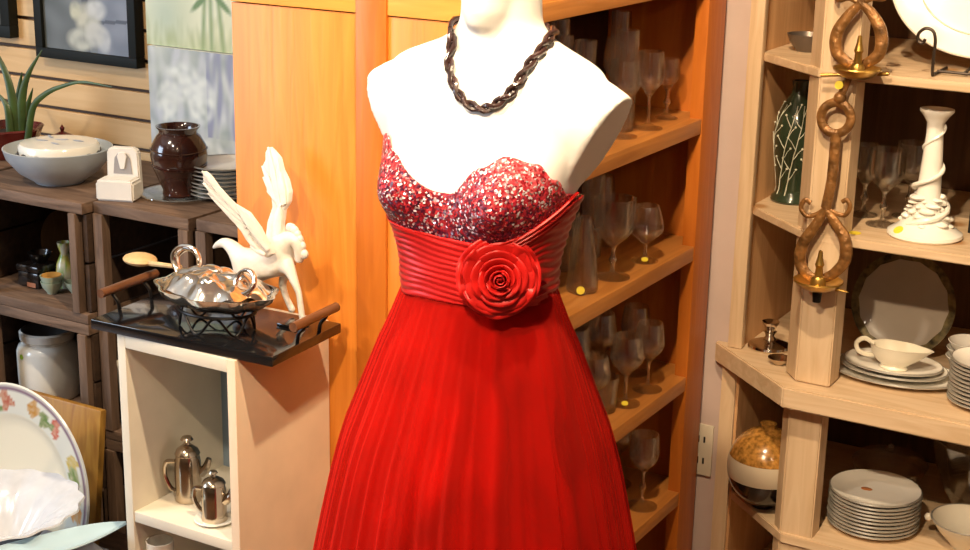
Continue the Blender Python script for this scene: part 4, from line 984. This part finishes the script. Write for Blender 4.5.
# ================================================================== MANNEQUIN
MX = -.965
TAB = [  # z, half width, front depth, back depth, centre y
 (.80, .045, .045, .045, 1.664), (.95, .056, .052, .052, 1.663), (1.05, .072, .062, .06, 1.662), (1.12, .090, .074, .070, 1.660), (1.17, .0925, .076, .072, 1.658), (1.21, .094, .078, .072, 1.658), (1.25, .103, .083, .075, 1.661), (1.30, .121, .088, .082, 1.668),
 (1.35, .136, .088, .086, 1.677), (1.39, .144, .082, .084, 1.684), (1.415, .150, .075, .078, 1.686), (1.435, .150, .067, .070, 1.688), (1.450, .151, .060, .064, 1.690), (1.463, .134, .055, .060, 1.693), (1.475, .104, .052, .057, 1.696), (1.488, .074, .050, .054, 1.698), (1.505, .0545, .048, .050, 1.699), (1.53, .0500, .047, .050, 1.699), (1.57, .049, .046, .05, 1.697)]
def tab(z):
    if z <= TAB[0][0]: return TAB[0][1:]
    for i in range(len(TAB)-1):
        if TAB[i][0] <= z <= TAB[i+1][0]:
            p1, p2 = TAB[i], TAB[i+1]; p0 = TAB[max(0, i-1)]; p3 = TAB[min(len(TAB)-1, i+2)]
            s = (z-p1[0])/(p2[0]-p1[0]); o = []
            for k in range(1, 5):
                m1 = (p2[k]-p0[k])/max(1e-6, (p2[0]-p0[0]))*(p2[0]-p1[0]); m2 = (p3[k]-p1[k])/max(1e-6, (p3[0]-p1[0]))*(p2[0]-p1[0])
                o.append((2*s**3-3*s*s+1)*p1[k]+(s**3-2*s*s+s)*m1+(-2*s**3+3*s*s)*p2[k]+(s**3-s*s)*m2)
            return o
    return TAB[-1][1:]
def surf(th, z, off=0.):
    """torso surface; th=0 front (-Y), +90deg = +X"""
    a, bf, bb, yc = tab(z); s, c = sin(th), cos(th); e = .86
    x = (a+off)*math.copysign(abs(s)**e, s); b = (bf if c > 0 else bb)+off
    y = -b*math.copysign(abs(c)**e, c)
    if c > 0:
        bu = 0
        for sx in (-1, 1): bu += .036*math.exp(-((x-sx*.072)/.046)**2-((z-1.302)/(.045 if z < 1.302 else .055))**2)
        y -= bu*min(1, c*2.2)
        x += bu*.22*math.copysign(1, x)*min(1, abs(x)/.05)
    return Vector((MX+x, yc+y, z))
NT = 64
zs = [.80+(1.57-.80)*k/110 for k in range(111)]
bmT = grid(lambda u, v: surf(2*PI*u, .80+.77*v), NT, 110, True)
bmesh.ops.holes_fill(bmT, edges=[e for e in bmT.edges if e.is_boundary])
def closed_loft(rings):
    bm = bmesh.new(); R = [[bm.verts.new(p) for p in r] for r in rings]; n = len(R[0])
    for A, B in zip(R, R[1:]):
        for k in range(n): bm.faces.new((A[k], A[(k+1) % n], B[(k+1) % n], B[k]))
    bm.faces.new(R[0][::-1]); bm.faces.new(R[-1]); return bm
def addto(dst, src):
    m_ = bpy.data.meshes.new('tmp'); src.to_mesh(m_); src.free(); dst.from_mesh(m_); bpy.data.meshes.remove(m_)
for s in (-1, 1):                        # arm stumps, cut flat
    rings = []
    # ring centre, long axis dir, half long, half wide
    spec = [((.055, 1.686, 1.398), (-.25, .97), .052, .056), ((.100, 1.686, 1.396), (-.30, .95), .060, .058), ((.132, 1.687, 1.386), (-.38, .92), .067, .054), ((.1525, 1.688, 1.370), (-.48, .877), .071, .048)]
    for (cx, cy, cz), (dx, dz), hl, hw in spec:
        ring = []
        for k in range(32):
            a = 2*PI*k/32; ca, sa = cos(a), sin(a)
            l = hl*math.copysign(abs(ca)**.9, ca); w = hw*math.copysign(abs(sa)**.9, sa)
            # long axis points up and outward: (-dx, dz)
            ring.append(Vector((MX+s*(cx+(-dx)*l), cy+w, cz+dz*l)))
        rings.append(ring)
    b2 = closed_loft(rings); bmesh.ops.recalc_face_normals(b2, faces=b2.faces); addto(bmT, b2)
# egg head on the neck (mostly above the picture)
b2 = bmesh.new()
hd = [(0, 1.500), (.014, 1.502), (.025, 1.509), (.033, 1.525), (.040, 1.552), (.051, 1.60), (.059, 1.65), (.060, 1.69), (.050, 1.722), (.03, 1.742), (0, 1.75)]
lathe(hd, 32, (0, 0, 0), b2, sx=1.0, sy=1.22)
for v in b2.verts: v.co.x += MX; v.co.y += 1.697-(.037*max(0, (1.60-v.co.z)/.1))
addto(bmT, b2)
bmesh.ops.recalc_face_normals(bmT, faces=bmT.faces)
me = bpy.data.meshes.new('tmpbody'); bmT.to_mesh(me); bmT.free()
tmp = bpy.data.objects.new('tmpbody', me); COL.objects.link(tmp)
rm = tmp.modifiers.new('r', 'REMESH'); rm.mode = 'VOXEL'; rm.voxel_size = .0042; rm.use_smooth_shade = True
sm = tmp.modifiers.new('s', 'SMOOTH'); sm.factor = .5; sm.iterations = 5
dg = bpy.context.evaluated_depsgraph_get(); dg.update()
m2 = bpy.data.meshes.new_from_object(tmp.evaluated_get(dg)); bpy.data.objects.remove(tmp)
t = thing('mannequin', 'white female shop mannequin wearing the red gown and dark necklace', 'mannequin', (MX, 1.66, 0))
bm = bmesh.new(); bm.from_mesh(m2); bpy.data.meshes.remove(m2)
BODYBVH = BVHTree.FromBMesh(bm)
body = part('body', bm, MANNEQ, t, True, angle=180)
part('stand_pole', move(lathe([(0, .016), (.016, .016), (.016, .80), (0, .80)], 20), (MX, 1.662, 0)), SILVER, t, True)
part('stand_base', move(lathe([(0, .0), (.15, 0), (.15, .010), (.03, .0155), (0, .0158)], 40), (MX, 1.662, 0)), SILVER, t, True)

# ------------------------------------------------------------------ necklace : two twisted bead strands
loop = [(456, 37), (451.5, 60), (454, 79), (460, 94), (470, 105), (485, 110), (497, 106), (510, 96), (520, 83), (530, 67), (540, 54), (547, 42)]
base = []
for px, py in loop:
    d = (_f+(px-485)/FPX*_r-(py-275)/FPX*_u).normalized()
    hit = BODYBVH.ray_cast(CAMPOS, d)
    base.append((hit[0], hit[1]) if hit[0] else (at(px, py, 1.66), None))
ctr = [b[0] for b in base]
first, last = ctr[0], ctr[-1]
back = []
for k in range(1, 8):
    s = k/8; a = PI*s; p = last.lerp(first, s)
    a = .18+a*(PI-.36)/PI; back.append(Vector((MX+.064*cos(a), 1.705+.064*sin(a), p.z+.016*sin(a))))
path = smoothpath(ctr+back, 8, True)
pts = []
for p in path:
    q, n_, i_, d_ = BODYBVH.find_nearest(p); pts.append(q+n_*.0066)
for _ in range(3): pts = [(pts[i-1]+pts[i]*2+pts[(i+1) % len(pts)])/4 for i in range(len(pts))]
for i, p in enumerate(pts):
    q, n_, i_, d_ = BODYBVH.find_nearest(p)
    pts[i] = q+n_*.0066
L = len(pts)
tn = thing('necklace', 'dark twisted bead rope necklace around the white mannequin neck', 'necklace', pts[L//4])
for ph in (0, PI):
    st = []
    for i in range(L):
        T = (pts[(i+1) % L]-pts[i-1]).normalized(); q, n_, _, _ = BODYBVH.find_nearest(pts[i]); b_ = T.cross(n_)
        a = 2*PI*i*10/L+ph; st.append(pts[i]+n_*.0026*cos(a)+b_*.0037*sin(a))
    part('bead_strand', tube(st, [.0034+.0004*sin(i*2.2) for i in range(L)], 8, True), BEAD, tn, True)

# ------------------------------------------------------------------ red gown
td = thing('red_gown', 'strapless red gown with sequin bodice, satin waist and tulle skirt', 'dress', (MX, 1.66, .01))
def lerp_tab(T, x):
    if x <= T[0][0]: return T[0][1]
    for (a, va), (b, vb) in zip(T, T[1:]):
        if a <= x <= b:
            s = (x-a)/(b-a); s = s*s*(3-2*s); return va+(vb-va)*s
    return T[-1][1]
ZTOP = [(-180, 1.275), (-110, 1.30), (-75, 1.338), (-48, 1.366), (-30, 1.352), (-2, 1.311), (2, 1.311), (15, 1.348), (27, 1.364), (45, 1.356), (62, 1.335), (80, 1.312), (100, 1.300), (180, 1.275)]
ZBOT = [(-180, 1.20), (-90, 1.262), (-45, 1.254), (0, 1.247), (30, 1.246), (52, 1.258), (80, 1.288), (100, 1.294), (180, 1.20)]
def bod(u, v):
    dg_ = -180+360*u; th = math.radians(dg_); z0 = lerp_tab(ZBOT, dg_)-.02; z1 = lerp_tab(ZTOP, dg_)
    return surf(th, z0+(z1-z0)*v, .0075)
bm = grid(bod, 180, 30, True); o = part('bodice', thick(bm, .0025), SEQ, td, True, angle=180); o['label'] = 'bodice of red, plum and silver sequins'
off = Vector(td.location)
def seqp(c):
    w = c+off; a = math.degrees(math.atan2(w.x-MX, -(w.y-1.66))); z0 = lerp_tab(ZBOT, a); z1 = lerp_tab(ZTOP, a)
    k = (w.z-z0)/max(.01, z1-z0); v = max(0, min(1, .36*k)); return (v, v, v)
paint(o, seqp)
def waist(u, v):
    dg_ = -180+360*u; th = math.radians(dg_); zt = lerp_tab(ZBOT, dg_)+.008; zb = 1.160+.010*max(0, cos(th-.5))
    z = zb+(zt-zb)*v
    q_ = noise.noise(Vector((u*14, v*5, 3)))
    pl = (.0020+.0016*q_)*abs(sin(PI*(11*v+.9*sin(th*1.0-.6)+.2*sin(5*th)+.5*noise.noise(Vector((u*9, v*3, 0))))))
    return surf(th, z, .0095+pl+.002*sin(PI*v))
part('waistband', thick(grid(waist, 160, 60, True), .002), RED_S, td, True, angle=180)
# sash folds sweeping up under the right arm
for k in range(4):
    pts = []
    for j in range(14):
        s = j/13; th = math.radians(42+46*s); z = 1.240+.005*k+(.044+.004*k)*s**1.2; pts.append(surf(th, z, .0105-.001*abs(k-1.5)))
    part('sash_fold', tube(pts, [.0045*(1-.3*abs(2*j/13-1)) for j in range(14)], 8, flat=.6), RED_S, td, True)
SK = [(1.185, .100), (1.155, .111), (1.12, .124), (1.09, .137), (1.03, .158), (.975, .177), (.90, .196), (.83, .211), (.765, .224), (.6, .252), (.4, .282), (.2, .31), (.012, .335)]
SKr = sorted((z, r) for z, r in SK)
def skr(z):
    for (a, ra), (b, rb) in zip(SKr, SKr[1:]):
        if a <= z <= b: return ra+(rb-ra)*(z-a)/(b-a)
    return SKr[0][1] if z < SKr[0][0] else SKr[-1][1]
def sksec(th, z, k):
    r = skr(z)*k; w = max(0, min(1, (z-.95)/.22)); return Vector((MX+r*sin(th)*(1.0+.0*w), 1.660-r*cos(th)*(1-.17*w), z))
def fold(th, z, n, ph, sharp=1.):
    q = sin(n*th+ph+1.5*noise.noise(Vector((sin(th)*2, cos(th)*2, ph)))*2+.25*sin(z*9)); return q
def lining(u, v):
    th = 2*PI*u; z = 1.172-(1.172-.012)*v; d = (1.172-z)
    g = min(1, d*4)
    a_ = .5-.5*fold(th, z, 9, .7); b_ = .5+.5*fold(th, z, 16, 2.1)
    k = .945-.36*g*a_**2.2-.10*g*b_**2
    k -= .60*g*max(0, noise.noise(Vector((sin(th)*3.4, cos(th)*3.4, z*9)))-.02)
    return sksec(th, z, max(.64, k))
part('skirt_lining', thick(grid(lining, 220, 70, True), .0015), RED_L, td, True, angle=180)
def overskirt(u, v):
    th = 2*PI*u; z = 1.178-(1.178-.006)*v; d = 1.178-z; g = min(1, .25+d*3)
    k = 1.0+g*(.010*fold(th, z, 41, .3)+.012*fold(th, z, 17, 1.9)+.007*fold(th, z, 73, 4.)+.012*noise.noise(Vector((sin(th)*4, cos(th)*4, z*3))))
    return sksec(th, z, k)
part('tulle_overskirt', thick(grid(overskirt, 420, 70, True), .0006), RED_T, td, True, angle=180)
# rosette at the waist
RN = Vector((sin(math.radians(33)), -cos(math.radians(33)), .10)).normalized()
RC = surf(math.radians(37), 1.214, .019)
q = Vector((0, 0, 1)).rotation_difference(RN)
rose = bpy.data.objects.new('rosette', None); COL.objects.link(rose); rose.parent = td; rose.location = RC-off; rose.rotation_mode = 'QUATERNION'; rose.rotation_quaternion = q
ORG = tulle('red_organza')
def ruffle(R0, R1, amp, n, zb, cup, ph):
    def f(u, v):
        a = 2*PI*u; r = R0+(R1-R0)*v; return (r*cos(a), r*sin(a), zb+cup*v*v+amp*v*sin(n*a+ph)+.4*amp*v*sin((2*n+1)*a))
    return f
part('petal_ruffle', thick(grid(ruffle(.006, .053, .0036, 5, .000, .003, .3), 90, 12, True), .0008), RED_S, rose, angle=180)
part('petal_ruffle', thick(grid(ruffle(.006, .048, .0045, 4, .004, .006, 1.7), 90, 12, True), .0008), RED_S, rose, angle=180)
RC_ = [(.043, .010, 4, .0), (.034, .016, 4, .6), (.0255, .020, 3, .2), (.018, .023, 3, .9), (.0115, .024, 2, .1)]
for R, hgt, n, ph in RC_:
    for k in range(n):
        a0 = ph+2*PI*k/n; half = PI/n*1.25
        def pf(u, v, a0=a0, half=half, R=R, hgt=hgt):
            a = a0+(u*2-1)*half; edge = 1-(abs(u*2-1))**3*.45+.10*noise.noise(Vector((a*2.5, R*90, 1)))
            r = R*(.50+.34*v+.20*v*v*edge)+.0018*(u-.5); z = .004+hgt*edge*(v-.25*v*v*v)+(.05-R)*.18
            return (r*cos(a), r*sin(a), z)
        part('petal', thick(grid(pf, 14, 8), .0009), RED_S, rose, angle=180)
def spiral(u, v):
    a = u*4.6*PI; r = .0016+.0085*u; return (r*cos(a), r*sin(a), .012+.020*v+.002*u)
part('petal', thick(grid(spiral, 60, 4), .0008), RED_S, rose, angle=180)
# ribbon tails right of the rosette
for dz, ex in ((.0, .0), (-.011, .004)):
    pts = [surf(math.radians(58+d), 1.190+dz+.0003*d, .0145) for d in range(0, 24, 3)]
    part('ribbon_tail', tube(pts, .0062, 8, flat=.35, up=None), RED_S, td, True)

# ================================================================== LIGHT
def lamp(name, typ, loc, energy, color, size=.05, aim=None, spot=None, blend=.4):
    d = bpy.data.lights.new(name, typ); d.energy = energy; d.color = color
    if typ == 'AREA': d.shape = 'RECTANGLE'; d.size, d.size_y = size
    else: d.shadow_soft_size = size
    if typ == 'SPOT': d.spot_size = math.radians(spot or 90); d.spot_blend = blend
    o = bpy.data.objects.new(name, d); COL.objects.link(o); o.location = loc
    if aim is not None: o.rotation_euler = (Vector(aim)-Vector(loc)).to_track_quat('-Z', 'Y').to_euler()
    return o
WARM = (1.0, .77, .50)
lamp('track_spot', 'SPOT', (-.70, 1.45, 2.78), 165, WARM, .035, (-1.25, 2.05, .9), 110, .6)
lamp('track_spot', 'SPOT', (-.55, .10, 2.78), 265, WARM, .04, (-.70, 2.9, .75), 56, .6)
lamp('track_spot', 'SPOT', (-1.75, .45, 2.78), 95, (1.0, .84, .66), .05, (-1.1, 1.7, 1.2), 70, .6)
lamp('track_spot', 'SPOT', (-2.5, .9, 2.78), 75, (1.0, .86, .68), .05, (-2.4, 2.4, .9), 80, .6)
for x, y in ((1.2, 1.8), (1.0, 2.6), (.6, .9)): lamp('glass_glint_light', 'SPOT', (x, y, 2.25), 11, WARM, .035, (-1.2, 2.85, .9), 34, .5)  # added spots without real fixtures, to put glints on the bookcase glasses
for x, y in ((.4, -.9), (-1.2, -1.0), (-2.8, -.7), (1.6, .3), (-.4, -2.0)): lamp('highlight_fill', 'POINT', (x, y, 2.7), 4, (1.0, .84, .64), .04)  # added unseen points for small highlights on silver, glass and sequins
lamp('shop_window_light', 'AREA', (-4.6, -.1, 1.7), 95, (.66, .81, 1.0), (1.6, 1.6), (-2.7, 2.3, 1.1))
w = bpy.data.worlds.new('world'); SC.world = w; w.use_nodes = True
w.node_tree.nodes['Background'].inputs[0].default_value = (.9, .85, .8, 1); w.node_tree.nodes['Background'].inputs[1].default_value = .15
